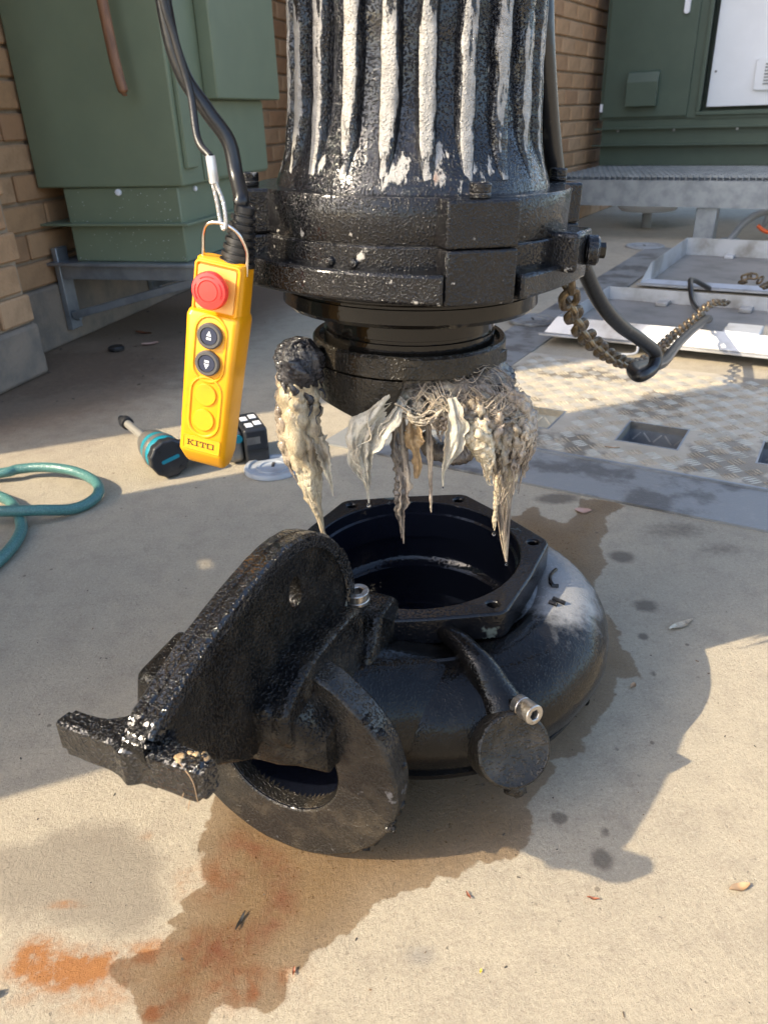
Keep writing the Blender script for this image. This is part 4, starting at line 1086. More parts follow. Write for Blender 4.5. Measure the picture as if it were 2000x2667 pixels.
tag(part('rust_crust', join(*cr_), M['claw'], dfl, sharp=0), kind='stuff')

# guide claw: fin with round head, cross bar, nose, body
claw = part('guide_claw', xform(prism([(-0.100, 0.030), (-0.104, 0.118), (-0.088, 0.128), (-0.05, 0.131), (-0.01, 0.131), (0.025, 0.124), (0.048, 0.108), (0.051, 0.080), (0.030, 0.050), (0.001, 0.045), (0.001, 0.10), (-0.034, 0.10), (-0.034, 0.03)], 0.008, 0.048), Matrix(((Uv.x, 0, Vv.x, FC.x), (Uv.y, 0, Vv.y, FC.y), (0, 1, 0, 0.126), (0, 0, 0, 1)))), M['claw'], cas, bevel=0.006, seg=3)
MU = Matrix(((Uv.x, 0, Vv.x, FC.x), (Uv.y, 0, Vv.y, FC.y), (0, 1, 0, 0), (0, 0, 0, 1)))           # x->u, y->z, z->v
FINP = [(0.168, 0.262), (0.172, 0.300), (0.160, 0.312), (0.148, 0.317), (0.115, 0.330), (0.085, 0.340), (0.038, 0.350), (0.0, 0.355), (-0.030, 0.354), (-0.058, 0.347), (-0.085, 0.332), (-0.106, 0.312), (-0.122, 0.288), (-0.131, 0.262), (-0.132, 0.240), (-0.118, 0.220), (-0.09, 0.20), (-0.06, 0.19), (0.05, 0.19), (0.085, 0.212), (0.12, 0.245), (0.145, 0.258)]
FP = spline(FINP + [FINP[0]], 110)[:-1]
slot = [(-0.030 + 0.0105 * math.cos(t), 0.301 + 0.0165 * math.sin(t)) for t in np.linspace(0, 2 * math.pi, 24, endpoint=False)]
part('fin', xform(prism([tuple(p) for p in FP], 0.0015, 0.0185, [slot]), MU), M['claw_black'], claw, bevel=0.002, seg=2)
# raised rim along the fin's edge
def rim_path():
    P = spline(FINP[1:16], 90)
    c = np.array([0.02, 0.25]); Qp = P + (c - P) / np.linalg.norm(c - P, axis=1)[:, None] * 0.006
    return [tuple(MU @ Vector((x, y, 0.010))) for x, y in Qp]
RP = np.array(rim_path())
def flat_rim():
    Tt, N, B = frames(RP)
    vdir = np.array(Vv)
    V = []
    for p, t in zip(RP, Tt):
        up_ = np.cross(t, vdir); up_ /= np.linalg.norm(up_)
        if up_[2] < 0 and p[2] > 0.3: up_ = -up_
        for sv, su in ((-0.0120, -0.007), (0.0120, -0.007), (0.0125, 0.0035), (0.0100, 0.0062), (0.0020, 0.0062), (0.0, 0.0044), (-0.0020, 0.0062), (-0.0100, 0.0062), (-0.0125, 0.0035)):
            V.append(p + vdir * sv + up_ * su)
    V = np.array(V)
    V += 0.0004 * np.stack([fbm(V * 120, 4), fbm(V * 120, 5), fbm(V * 120, 6)], 1)
    F = grid_faces(len(RP), 9, False, True)
    F += [tuple(range(9)), tuple(reversed(range((len(RP) - 1) * 9, len(RP) * 9)))]
    return V, F
part('fin_rim', flat_rim(), M['claw_edge'], claw, sharp=25)
# cross bar
def crossbar():
    vv = np.linspace(-0.062, 0.064, 40); V = []
    for v_ in vv:
        e = 1.0 if abs(v_ - 0.001) < 0.059 else 0.80
        back = 0.019 + 0.030 * math.exp(-(v_ / 0.020) ** 2)
        top = 0.297 + 0.003 * (v_ / 0.07) ** 2; bot = 0.268 - 0.005 * math.exp(-(v_ / 0.012) ** 2)
        zc = (top + bot) / 2; hz_ = (top - bot) / 2
        f = 0.172 + 0.0035 * math.exp(-(v_ / 0.006) ** 2)
        for u_, z_ in ((f, zc - hz_ * 0.88), (f, zc + hz_ * 0.86), (f - 0.003, zc + hz_), (f - back * 0.85, zc + hz_ * 0.94), (f - back, zc + hz_ * 0.6), (f - back, zc - hz_ * 0.7), (f - back * 0.85, zc - hz_), (f - 0.003, zc - hz_)):
            V.append(L3(f - 0.010 + (u_ - f + 0.010) * e, v_, zc + (z_ - zc) * e))
    V = np.array(V)
    V += 0.0006 * np.stack([fbm(V * 70, 4), fbm(V * 70, 5), fbm(V * 70, 6)], 1)
    F = grid_faces(40, 8, False, True) + [tuple(range(8)), tuple(reversed(range(39 * 8, 40 * 8)))]
    return V, [tuple(reversed(f)) for f in F]
part('cross_bar', crossbar(), M['claw_edge'], claw, sharp=28)
# arched nose in front of the upper half of the flange bore
def nose():
    S = spline([(-0.082, 0.022, 0.150, 0.112), (-0.070, 0.036, 0.180, 0.128), (-0.050, 0.048, 0.206, 0.150), (-0.020, 0.052, 0.226, 0.170), (0.010, 0.053, 0.236, 0.177), (0.032, 0.050, 0.238, 0.176), (0.050, 0.036, 0.218, 0.166), (0.066, 0.020, 0.192, 0.150)], 46)
    V = []
    for v_, uf, zt, zb in S:
        for u_, z_ in ((-0.006, zb - 0.004), (uf - 0.012, zb), (uf - 0.003, zb + 0.001), (uf, zb + 0.006), (uf, (zt + zb) / 2), (uf, zt - 0.008), (uf - 0.003, zt - 0.002), (uf - 0.010, zt), (-0.006, zt + 0.004)):
            V.append(L3(u_, v_, z_))
    V = np.array(V)
    V += 0.0005 * np.stack([fbm(V * 90, 14), fbm(V * 90, 15), fbm(V * 90, 16)], 1)
    F = [tuple(reversed(f)) for f in grid_faces(46, 9, False, True)]
    return V, F + [tuple(range(9)), tuple(reversed(range(45 * 9, 46 * 9)))]
part('nose', nose(), M['claw'], claw, sharp=40)
part('web', xform(prism([(-0.08, 0.16), (0.03, 0.16), (0.10, 0.215), (0.09, 0.225), (-0.09, 0.225)], -0.013, 0.013), MU), M['claw_black'], claw, bevel=0.005)
part('side_boss', xform(prism([(0.0, 0.212), (0.062, 0.205), (0.070, 0.222), (0.062, 0.250), (0.0, 0.256)], -0.094, -0.006), MU), M['claw_black'], claw, bevel=0.008, seg=3)
# bolted lug behind the claw
part('lug', xform(prism([(-0.172, 0.10), (-0.172, 0.215), (-0.160, 0.2275), (-0.122, 0.2275), (-0.112, 0.205), (-0.096, 0.198), (-0.082, 0.168), (-0.068, 0.12), (-0.060, 0.10)], 0.004, 0.056), MU), M['claw'], claw, bevel=0.007, seg=3)
b1 = part('cap_screw', xform(socket_head(0.0125, 0.014), axis_to((-0.06, -0.05, 1), L3(-0.136, 0.024, 0.2275))), M['steel'], claw, bevel=0.001)
b2 = part('cap_screw', xform(socket_head(0.0115, 0.014), axis_to((0.25, -0.45, 0.9), L3(-0.104, 0.022, 0.222))), M['steel'], claw, bevel=0.001)
md = thing('mud_clump', 'tan clump of muck stuck on the near end of the claw bar', 'muck', tuple(Vector(L3(0.162, 0.050, 0.2965)) + Vector((VX, VY, 0))))
def lump(s, seed, sq=(1, 1, 1)):
    V, F = lathe([(0.0001, -0.5), (0.3, -0.42), (0.46, -0.2), (0.5, 0.05), (0.38, 0.32), (0.18, 0.46), (0.0001, 0.5)], 14)
    V = np.array(V) * np.array(sq) * s
    V = V + 0.35 * s * np.stack([fbm(V / s * 2.2, seed + i, 3) for i in range(3)], 1) * 0.4
    return V, F
_lm = []
_r = random.Random(4)
for k in range(9):
    V, F = lump(_r.uniform(0.003, 0.007), 30 + k, (1.3, 1.1, 0.5))
    _lm.append((np.array(V) + np.array([_r.uniform(-0.010, 0.010), _r.uniform(-0.005, 0.005), _r.uniform(-0.001, 0.002)]), F))
tag(part('crumbs', join(*_lm), M['mud'], md, sharp=0), kind='stuff')
st = []
rng = random.Random(9)
for k in range(3):
    p0 = np.array([rng.uniform(-0.008, 0.008), rng.uniform(-0.008, 0.0), 0.002]); d_ = np.array([rng.uniform(-0.012, 0.02), rng.uniform(-0.02, 0.004), rng.uniform(-0.045, -0.02)])
    st.append(tube(spline([p0, p0 + d_ * 0.5 + np.array([0.004, -0.004, 0.006]), p0 + d_], 10), 0.0003, 5))
tag(part('straw', join(*st), M['leaf_tan'], md), kind='stuff')

# support arm and drain boss at the front right of the casing
def casl(x, y, z): return (x - VX, y - VY, z)
bd = Vector((0.20, -0.82, 0.42)).normalized()
AR = [casl(0.060, 0.668, 0.180) + (0.0105,), casl(0.076, 0.645, 0.178) + (0.0125,), casl(0.092, 0.624, 0.168) + (0.0155,), casl(0.105, 0.612, 0.145) + (0.021,), casl(0.113, 0.603, 0.126) + (0.028,), casl(0.116, 0.606, 0.102) + (0.036,)]
def arm():
    P = spline(AR, 40); V, F = tube(P[:, :3], P[:, 3], 24)
    V = np.array(V); V += 0.0010 * np.stack([fbm(V * 40, i) for i in range(3)], 1)
    return V, F
part('support_arm', arm(), M['volute'], cas)
bc_ = Vector(casl(0.1165, 0.574, 0.105))
part('drain_boss', xform(lathe([(0.041, -0.03), (0.0395, -0.012), (0.0385, -0.002), (0.037, 0.0), (0.0355, 0.0006), (0.034, -0.0004), (0.0001, 0.0004)], 48), axis_to(bd, bc_ + bd * 0.016)), M['boss_face'], cas)
part('boss_tip', lump(0.026, 8, (1.0, 1.0, 0.8)), M['claw'], cas, loc=casl(0.124, 0.566, 0.058), sharp=0)
scd = Vector((0.42, -0.72, 0.12)).normalized()
sc = part('cap_screw', xform(socket_head(0.0105, 0.026), axis_to(scd, casl(0.126, 0.590, 0.146))), M['steel'], cas, bevel=0.001)
# feet
for az in (-14, 95, 200):
    R_ = float(rout(az)) - 0.028
    part('foot', box((R_ * math.cos(rad(az)), R_ * math.sin(rad(az)), 0.026), (0.03, 0.028, 0.052), Matrix.Rotation(rad(az), 3, 'Z')), M['volute'], cas, bevel=0.004)
part('front_foot', box(casl(0.02, 0.66, 0.020), (0.05, 0.04, 0.040)), M['volute'], cas, bevel=0.004)
# raised casting marks: rotation arrow, short strokes and maker's bar
def on_body(az, f, lift=0.001):
    R = float(rout(az)); pr_ = volute_prof(R); i = f * (len(pr_) - 1)
    i0 = int(i); t = i - i0
    r = pr_[i0][0] * (1 - t) + pr_[i0 + 1][0] * t; z = pr_[i0][1] * (1 - t) + pr_[i0 + 1][1] * t
    return np.array([r * math.cos(rad(az)), r * math.sin(rad(az)), z + lift])
part('rotation_arrow', tube([on_body(-2 - 13 * t, 0.22 - 0.05 * math.sin(t * 2.6)) for t in np.linspace(0, 1, 16)], 0.0022, 6), M['volute'], cas)
part('arrow_head', tube([on_body(-12.5, 0.17), on_body(-15, 0.185), on_body(-14.5, 0.215)], 0.0024, 6), M['volute'], cas)
part('casting_mark', tube([on_body(-24, 0.20), on_body(-24.6, 0.26)], 0.0028, 6), M['volute'], cas)
part('casting_mark', tube([on_body(-27, 0.19), on_body(-27.4, 0.23)], 0.0026, 6), M['volute'], cas)
part('maker_bar', tube([on_body(-96 + 22 * t, 0.22) for t in np.linspace(0, 1, 14)], 0.0032, 6), M['volute'], cas)
for k in range(7):
    part('raised_letter', box(tuple(on_body(-99 + 2.3 * k, 0.17, 0.0004)), (0.0045, 0.006, 0.002), Matrix.Rotation(rad(-99 + 2.3 * k + 90), 3, 'Z')), M['volute'], cas)

# ------------------------------------------------------------------ rags wound round the impeller
def wad(path, seed, m, name, parent, flat=1.0, amp=0.35, n=90, k=36, twist=2.0, sc=1.0):
    P = spline(path, n)
    C_, r = P[:, :3], np.maximum(P[:, 3], 0.0004)
    T, N, B = frames(C_)
    a = np.linspace(0, 2 * np.pi, k, endpoint=False)
    s = np.r_[0, np.cumsum(np.linalg.norm(np.diff(C_, axis=0), axis=1))]
    A, S = np.meshgrid(a, s, indexing='xy')
    tw = A + twist * S / 0.1
    f = 0.020 * sc
    q = np.stack([np.cos(tw) * 1.6, np.sin(tw) * 1.6, S / f * 0.55 + seed * 3.1], -1)
    d = 0.55 * ridged(q, seed, 4) + 0.5 * fbm(q * 1.7 + 9, seed + 4, 4)
    R = r[:, None] * (1 + amp * d)
    x = R * np.cos(A); y = R * np.sin(A) * flat
    V = C_[:, None, :] + x[..., None] * N[:, None, :] + y[..., None] * B[:, None, :]
    F = [tuple(reversed(g)) for g in grid_faces(n, k, False, True)]
    V = V.reshape(-1, 3)
    F += [tuple(range(k)), tuple(reversed(range((n - 1) * k, n * k)))]
    o = part(name, (V, F), m, parent, sharp=0)
    return o
def fibres(path, seed, count, m, parent, r0=0.0009, loose=0.25, wraps=1.2, flat=1.0):
    rng = np.random.default_rng(seed)
    P = spline(path, 80); C_, r = P[:, :3], np.maximum(P[:, 3], 0.0004)
    T, N, B = frames(C_)
    L = []
    for i in range(count):
        t0 = rng.uniform(-0.05, 0.75); t1 = min(1.0, t0 + rng.uniform(0.12, 0.5))
        t = np.linspace(max(t0, 0), t1, 22); a0 = rng.uniform(0, 6.28); w = rng.normal() * wraps
        idx = t * 79; i0 = np.clip(idx.astype(int), 0, 78); f = (idx - i0)[:, None]
        lerp = lambda X: X[i0] * (1 - f) + X[i0 + 1] * f
        cc, nn, bb = lerp(C_), lerp(N), lerp(B); rr = lerp(r[:, None])
        an = a0 + w * 6.28 * (t - t[0]) + 0.5 * np.sin(t * 25 + i)
        off = 1.05 + loose * rng.uniform(0, 1) * np.sin(np.pi * (t - t[0]) / (t[-1] - t[0]))
        Q = cc + rr * off[:, None] * (np.cos(an)[:, None] * nn + flat * np.sin(an)[:, None] * bb)
        rad_ = r0 * rng.uniform(0.5, 1.7) * (0.25 + 0.75 * np.sin(np.pi * np.linspace(0.05, 0.95, 22)))
        L.append(tube(Q, rad_, 5))
    return tag(part('fibres', join(*L), m, parent, sharp=0), kind='stuff')
def bundle(path, seed, count, m, parent, spread=0.8, rf=(0.14, 0.36), tend=(0.5, 1.0), t0max=0.45, flat=1.0, wob=0.3, name='strands'):
    """many lumpy wet strands gathered along one path"""
    rng = np.random.default_rng(seed)
    P = spline(path, 80); C_, r = P[:, :3], np.maximum(P[:, 3], 0.0005)
    T, N, B = frames(C_)
    L = []
    for i in range(count):
        t0 = rng.uniform(0, t0max) * rng.uniform(0, 1); t1 = rng.uniform(*tend)
        n = 46
        t = np.linspace(t0, t1, n); idx = t * 79; i0 = np.clip(idx.astype(int), 0, 78); f = (idx - i0)[:, None]
        lerp = lambda X: X[i0] * (1 - f) + X[i0 + 1] * f
        cc, nn, bb, rr = lerp(C_), lerp(N), lerp(B), lerp(r[:, None])[:, 0]
        a = rng.uniform(0, 6.28) + rng.normal() * 1.4 * (t - t0) + 0.35 * np.sin(t * 18 + i)
        off = rr * spread * math.sqrt(rng.uniform(0.15, 1.0))
        Q = cc + off[:, None] * (np.cos(a)[:, None] * nn + flat * np.sin(a)[:, None] * bb)
        Q = Q + wob * rr[:, None] * np.stack([fbm(np.column_stack([t * 9 + i, t * 0 + k, t * 0 + seed]), seed + k, 3) for k in range(3)], 1) * 0.4
        x = (t - t0) / (t1 - t0)
        prof = np.minimum(1, x * 5 + 0.35) * np.clip((1 - x) * 3.2, 0.10, 1)
        rs = rr * rng.uniform(*rf) * prof * (1 + 0.45 * fbm(np.column_stack([t * 26 + 3 * i, t * 0, t * 0 + seed]), seed + 7, 3))
        rs = np.maximum(rs, 0.0005)
        k = 10
        V, F = tube(Q, rs, k)
        V = np.array(V)
        V += 0.22 * np.repeat(rs, k)[:, None] * np.stack([fbm(V * 320, seed + 20 + q, 3) for q in range(3)], 1)
        L.append((V, F))
    return tag(part(name, join(*L), m, parent, sharp=0), kind='stuff')
def sheet(path, seed, m, parent, name='sheet', fold=0.35, jag=0.35, nu=70, nv=22, thick=0.0007):
    """a thin wet tissue hanging along a path; the fourth column is its half width"""
    P = spline(path, nu); C_, w = P[:, :3], np.maximum(P[:, 3], 0.0005)
    T = np.gradient(C_, axis=0); T /= np.linalg.norm(T, axis=1)[:, None]
    lat = np.cross(T, (0.12, -1, 0.1)); lat /= np.linalg.norm(lat, axis=1)[:, None]
    nor = np.cross(lat, T)
    s = np.linspace(-1, 1, nv)
    t = np.linspace(0, 1, nu)
    S, TT = np.meshgrid(s, t)
    edge = 1 + jag * fbm(np.stack([TT * 14, np.sign(S) * 2.3 + 0 * S, 0 * S + seed], -1), seed, 4)
    X = S * w[:, None] * edge
    Yv = w[:, None] * fold * (np.sin(S * 4.5 + TT * 5 + seed) + 0.8 * fbm(np.stack([S * 2.4, TT * 5, 0 * S + seed], -1), seed + 3, 4)) + 0.6 * w[:, None] * S * S * 0.4
    V = C_[:, None] + X[..., None] * lat[:, None] + Yv[..., None] * nor[:, None]
    V = V.reshape(-1, 3)
    F = grid_faces(nu, nv)
    N_ = len(V)
    V2 = np.vstack([V, V + np.repeat(nor, nv, 0) * thick])
    rim = []
    for i in range(nu - 1):
        for j in (0, nv - 1):
            a, b = i * nv + j, (i + 1) * nv + j
            rim.append((a, b, b + N_, a + N_) if j == 0 else (b, a, a + N_, b + N_))
    F2 = [tuple(reversed(f)) for f in F] + [tuple(k + N_ for k in f) for f in F] + rim
    return part(name, (V2, F2), m, parent, sharp=0)

RL = [[-0.0729, 0.745, 0.4766, 0.008], [-0.0761, 0.745, 0.4607, 0.0170], [-0.0788, 0.745, 0.4372, 0.0205], [-0.0803, 0.745, 0.409, 0.0218], [-0.0821, 0.745, 0.3713, 0.0200], [-0.0790, 0.745, 0.3405, 0.0155], [-0.0755, 0.745, 0.3087, 0.0100], [-0.0712, 0.745, 0.2852, 0.0056], [-0.0681, 0.745, 0.2635, 0.0030], [-0.0649, 0.745, 0.2547, 0.0036]]
RL = [[a, b, c, d * 0.90] for a, b, c, d in RL]
RLc = [[a, b, c, d * 0.70] for a, b, c, d in RL]
rl = thing('rag_bundle', 'twisted cream rag bundle hanging off the left edge of the impeller', 'rag', (0, 0, 0), group='rags caught in the impeller')
wad(RLc, 3, M['rag_cream'], 'wad', rl, 0.95, 0.36, 150, 54, 2.2)
bundle(RL, 5, 34, M['rag_cream'], rl, 0.82, (0.20, 0.42), (0.45, 0.95), 0.6, 0.95, 0.5)
bundle(RL, 6, 9, M['rag_cream'], rl, 0.5, (0.3, 0.55), (0.9, 1.0), 0.9, 0.95, 0.4, 'long_strands')
wad([[-0.0735, 0.745, 0.480, 0.006], [-0.0755, 0.744, 0.470, 0.0165], [-0.0770, 0.743, 0.455, 0.0205], [-0.0780, 0.744, 0.442, 0.0175], [-0.078, 0.748, 0.432, 0.008]], 8, M['rag_shaded'], 'shaded_top', rl, 0.95, 0.35, 80, 44, 3)  # shadow on the rag's top, painted as a dark clump
bundle([[-0.0735, 0.745, 0.480, 0.008], [-0.0755, 0.744, 0.468, 0.018], [-0.0770, 0.743, 0.452, 0.0215], [-0.0785, 0.743, 0.425, 0.0215], [-0.080, 0.744, 0.400, 0.0205]], 9, 40, M['rag_shaded'], rl, 0.9, (0.10, 0.22), (0.5, 1.0), 0.4, 0.95, 0.5, 'shaded_strands')  # dark strands continue the painted shadow downwards
bundle([[-0.094, 0.752, 0.462, 0.006], [-0.0975, 0.754, 0.42, 0.009], [-0.099, 0.754, 0.38, 0.009], [-0.095, 0.754, 0.345, 0.007], [-0.0875, 0.752, 0.315, 0.003]], 15, 12, M['rag_grey'], rl, 0.8, (0.35, 0.7), (0.6, 1.0), 0.3, 0.9, 0.4, 'outer_strands')
sheet([[-0.064, 0.735, 0.380, 0.007], [-0.060, 0.735, 0.355, 0.0062], [-0.056, 0.735, 0.333, 0.0028], [-0.0535, 0.735, 0.312, 0.0005]], 22, M['rag_white'], rl, 'loose_flap')

RB = [[-0.006, 0.745, 0.425, 0.010], [0.0273, 0.742, 0.421, 0.0185], [0.0621, 0.74, 0.419, 0.0205], [0.0931, 0.74, 0.416, 0.0215], [0.1180, 0.742, 0.400, 0.0225], [0.1310, 0.745, 0.3652, 0.0190], [0.1307, 0.745, 0.3303, 0.0140], [0.1296, 0.742, 0.2986, 0.0080], [0.1323, 0.741, 0.251, 0.0042], [0.1353, 0.74, 0.2202, 0.0011]]
RBc = [[a, b + 0.006, c, d * 0.72] for a, b, c, d in RB]
rb_ = thing('rag_bundle', 'large soiled mass of rags and hair slung under the right of the impeller', 'rag', (0, 0, 0), group='rags caught in the impeller')
wad(RBc, 31, M['rag_dark'], 'wad', rb_, 1.0, 0.42, 190, 50, 2.5, 1.2)
bundle(RB, 35, 40, M['rag_grey'], rb_, 0.85, (0.14, 0.34), (0.25, 0.8), 0.7, 1.0, 0.6)
bundle(RB, 36, 12, M['rag_cream'], rb_, 0.6, (0.2, 0.45), (0.85, 1.0), 0.9, 1.0, 0.4, 'long_strands')
wad([[0.02, 0.75, 0.432, 0.014], [0.06, 0.765, 0.430, 0.024], [0.10, 0.765, 0.430, 0.022], [0.135, 0.765, 0.418, 0.014]], 44, M['rag_dark'], 'wad', rb_, 1.0, 0.4, 90, 40, 2)
bundle([[0.118, 0.735, 0.425, 0.007], [0.136, 0.735, 0.410, 0.0105], [0.147, 0.740, 0.385, 0.0115], [0.151, 0.745, 0.355, 0.0090], [0.147, 0.745, 0.325, 0.005], [0.1445, 0.745, 0.300, 0.0014]], 47, 18, M['rag_grey'], rb_, 0.85, (0.25, 0.5), (0.45, 1.0), 0.5, 0.8, 0.5, 'edge_strands')
wad([[0.045, 0.75, 0.3731, 0.0055], [0.0529, 0.75, 0.3560, 0.0080], [0.0754, 0.75, 0.3490, 0.0095], [0.0936, 0.75, 0.3540, 0.0088], [0.1011, 0.75, 0.3753, 0.0085]], 52, M['rag_dark'], 'loop', rb_, 1.0, 0.4, 70, 30, 4)
fibres(RB, 33, 260, M['rag_grey'], rb_, 0.00035, 0.10, 0.8)
fibres([[0.0, 0.735, 0.43, 0.02], [0.05, 0.733, 0.425, 0.026], [0.10, 0.733, 0.42, 0.027], [0.13, 0.735, 0.40, 0.024]], 71, 150, M['rag_grey'], rb_, 0.0003, 0.12, 0.5)
for k, (x, y, z, w, L_, mm) in enumerate([(0.006, 0.722, 0.425, 0.010, 0.045, 'rag_grey'), (0.034, 0.720, 0.425, 0.011, 0.055, 'rag_tissue'), (0.060, 0.716, 0.426, 0.012, 0.050, 'rag_grey'), (0.086, 0.714, 0.424, 0.013, 0.055, 'rag_tissue'), (0.106, 0.716, 0.420, 0.014, 0.085, 'rag_grey'), (0.122, 0.722, 0.410, 0.014, 0.110, 'rag_tissue'), (0.138, 0.728, 0.402, 0.011, 0.095, 'rag_grey'), (0.150, 0.735, 0.392, 0.007, 0.07, 'rag_grey')]):
    bundle([[x, y + 0.006, z, w * 0.6], [x + 0.002, y - 0.001, z - L_ * 0.25, w], [x + 0.001, y, z - L_ * 0.55, w * 0.75], [x - 0.001, y + 0.002, z - L_ * 0.82, w * 0.35], [x, y + 0.002, z - L_, w * 0.10]], 90 + k, 20, M[mm], rb_, 0.9, (0.10, 0.26), (0.35, 1.0), 0.3, 0.55, 0.9, 'drooping_strands')
for k, (p0, p1, sag) in enumerate([((0.0, 0.716, 0.432), (0.075, 0.708, 0.425), 0.022), ((0.04, 0.712, 0.436), (0.118, 0.712, 0.428), 0.026), ((0.085, 0.710, 0.436), (0.15, 0.73, 0.40), 0.018)]):
    p0, p1 = np.array(p0), np.array(p1); mdl = (p0 + p1) / 2 - np.array([0, 0.004, sag])
    bundle([list(p0) + [0.006], list(mdl) + [0.0075], list(p1) + [0.006]], 110 + k, 12, M['rag_tissue'], rb_, 0.8, (0.12, 0.26), (0.7, 1.0), 0.3, 0.8, 0.8, 'slung_strands')
RW = [[0.0190, 0.712, 0.4290, 0.010], [0.0040, 0.706, 0.4140, 0.0150], [-0.0130, 0.702, 0.3960, 0.0175], [-0.0205, 0.700, 0.3780, 0.0150], [-0.0195, 0.70, 0.3600, 0.0095], [-0.0165, 0.70, 0.3450, 0.0042], [-0.0155, 0.70, 0.3320, 0.0018], [-0.0152, 0.70, 0.320, 0.0007]]
rw = thing('wet_wipe', 'pale wet wipe stretched from the impeller to a dripping point', 'wipe', (0, 0, 0), group='rags caught in the impeller')
sheet(RW, 61, M['rag_white'], rw, 'sheet', 0.28, 0.22, 110, 34)
sheet([[0.012, 0.711, 0.424, 0.006], [-0.006, 0.704, 0.405, 0.009], [-0.017, 0.700, 0.385, 0.007], [-0.018, 0.698, 0.360, 0.004], [-0.0155, 0.699, 0.338, 0.0012]], 63, M['rag_white'], rw, 'fold', 0.5, 0.4, 80, 20)
fibres([[a, b, c, d * 0.8] for a, b, c, d in RW], 62, 26, M['rag_white'], rw, 0.0005, 0.3, 0.3, 0.45)
RM = [[0.0175, 0.722, 0.4060, 0.0055], [0.0178, 0.722, 0.3693, 0.0082], [0.0204, 0.72, 0.3436, 0.0066], [0.0187, 0.72, 0.3217, 0.0072], [0.0162, 0.72, 0.2993, 0.0052], [0.0174, 0.72, 0.2786, 0.0016], [0.0178, 0.72, 0.262, 0.0004]]
rm = thing('rag_strip', 'black stained rag strip hanging straight down mid impeller', 'rag', (0, 0, 0), group='rags caught in the impeller')
bundle(RM, 66, 12, M['rag_dark'], rm, 0.6, (0.3, 0.6), (0.55, 1.0), 0.3, 0.7, 0.5, 'strip')
sheet([[a + 0.002, b - 0.004, c, d * 0.8] for a, b, c, d in RM], 65, M['rag_grey'], rm, 'backing', 0.5, 0.6, 100, 16)
sheet([[0.030, 0.715, 0.408, 0.002], [0.0325, 0.713, 0.392, 0.0085], [0.0320, 0.713, 0.380, 0.009], [0.034, 0.715, 0.368, 0.004], [0.036, 0.716, 0.352, 0.0055], [0.034, 0.716, 0.338, 0.002]], 67, M['mud'], rm, 'leaf_scrap', 0.3, 0.3, 50, 16)
RT = [[0.0482, 0.722, 0.410, 0.0055], [0.0488, 0.72, 0.3554, 0.0030], [0.0495, 0.72, 0.325, 0.0019], [0.0494, 0.72, 0.3040, 0.0024], [0.0500, 0.72, 0.2940, 0.0008]]
rt = thing('rag_strip', 'thin dripping strand between the stained strip and the pale leaf shaped wipe', 'rag', (0, 0, 0), group='rags caught in the impeller')
bundle(RT, 68, 5, M['rag_grey'], rt, 0.5, (0.4, 0.75), (0.8, 1.0), 0.2, 0.8, 0.4, 'strand')
RE = [[0.0688, 0.702, 0.428, 0.004], [0.0727, 0.692, 0.4035, 0.0095], [0.0692, 0.69, 0.3818, 0.0090], [0.0619, 0.69, 0.3638, 0.0036], [0.0596, 0.69, 0.3523, 0.0012], [0.0594, 0.69, 0.341, 0.0005]]
re_ = thing('wet_wipe', 'small leaf shaped white wipe glowing in the sun below the rag mass', 'wipe', (0, 0, 0), group='rags caught in the impeller')
sheet(RE, 69, M['rag_white'], re_, 'sheet', 0.35, 0.28, 80, 24)
rk = thing('rag_bundle', 'short pale rag knot sunlit in front of the long strand', 'rag', (0, 0, 0), group='rags caught in the impeller')
RK = [[0.083, 0.708, 0.404, 0.007], [0.0925, 0.702, 0.393, 0.0125], [0.1015, 0.704, 0.3704, 0.0100], [0.1050, 0.704, 0.3494, 0.0050], [0.1060, 0.704, 0.338, 0.0030], [0.1110, 0.704, 0.3320, 0.0008]]
bundle(RK, 73, 22, M['rag_cream'], rk, 0.8, (0.2, 0.42), (0.35, 1.0), 0.5, 0.8, 0.6, 'knot')
RD = [[0.1215, 0.735, 0.335, 0.006], [0.1205, 0.735, 0.310, 0.0036], [0.1200, 0.735, 0.292, 0.0028], [0.1195, 0.735, 0.272, 0.0032], [0.1192, 0.735, 0.262, 0.0010]]
bundle(RD, 77, 6, M['rag_cream'], rb_, 0.5, (0.4, 0.7), (0.8, 1.0), 0.2, 0.8, 0.4, 'side_strands')
def drop(x, y, z, r, label):
    o = part('water_drop', lathe([(0.0001, -r), (r * 0.75, -r * 0.7), (r, 0), (r * 0.6, r), (r * 0.15, r * 2.2), (0.0001, r * 2.6)], 12), M['water'], None, loc=(x, y, z), sharp=0)
    return tag(o, label, 'drop', 'water drops on the rags')
drop(-0.0152, 0.70, 0.3165, 0.0022, 'water drop hanging off the pale stretched wipe')
drop(0.0594, 0.69, 0.3375, 0.0014, 'water drop at the tip of the leaf shaped wipe')
drop(0.1355, 0.74, 0.2165, 0.0016, 'water drop at the end of the long right strand')
drop(0.1192, 0.735, 0.2585, 0.0020, 'water drop on the short strand beside the long right strand')
gl = part('green_leaf', wad_me := tube(spline([(0.1215, 0.722, 0.392, 0), (0.1225, 0.721, 0.380, 0), (0.1235, 0.721, 0.362, 0)], 14)[:, :3], np.array([0.0006, 0.002, 0.003, 0.003, 0.002, 0.001, 0.0008, 0.0008, 0.0008, 0.0008, 0.001, 0.001, 0.0008, 0.0004]), 8), plain('fresh_green_leaf', (0.16, 0.30, 0.02), 0.45))
tag(gl, 'small fresh green leaf stuck to the rag mass', 'leaf')

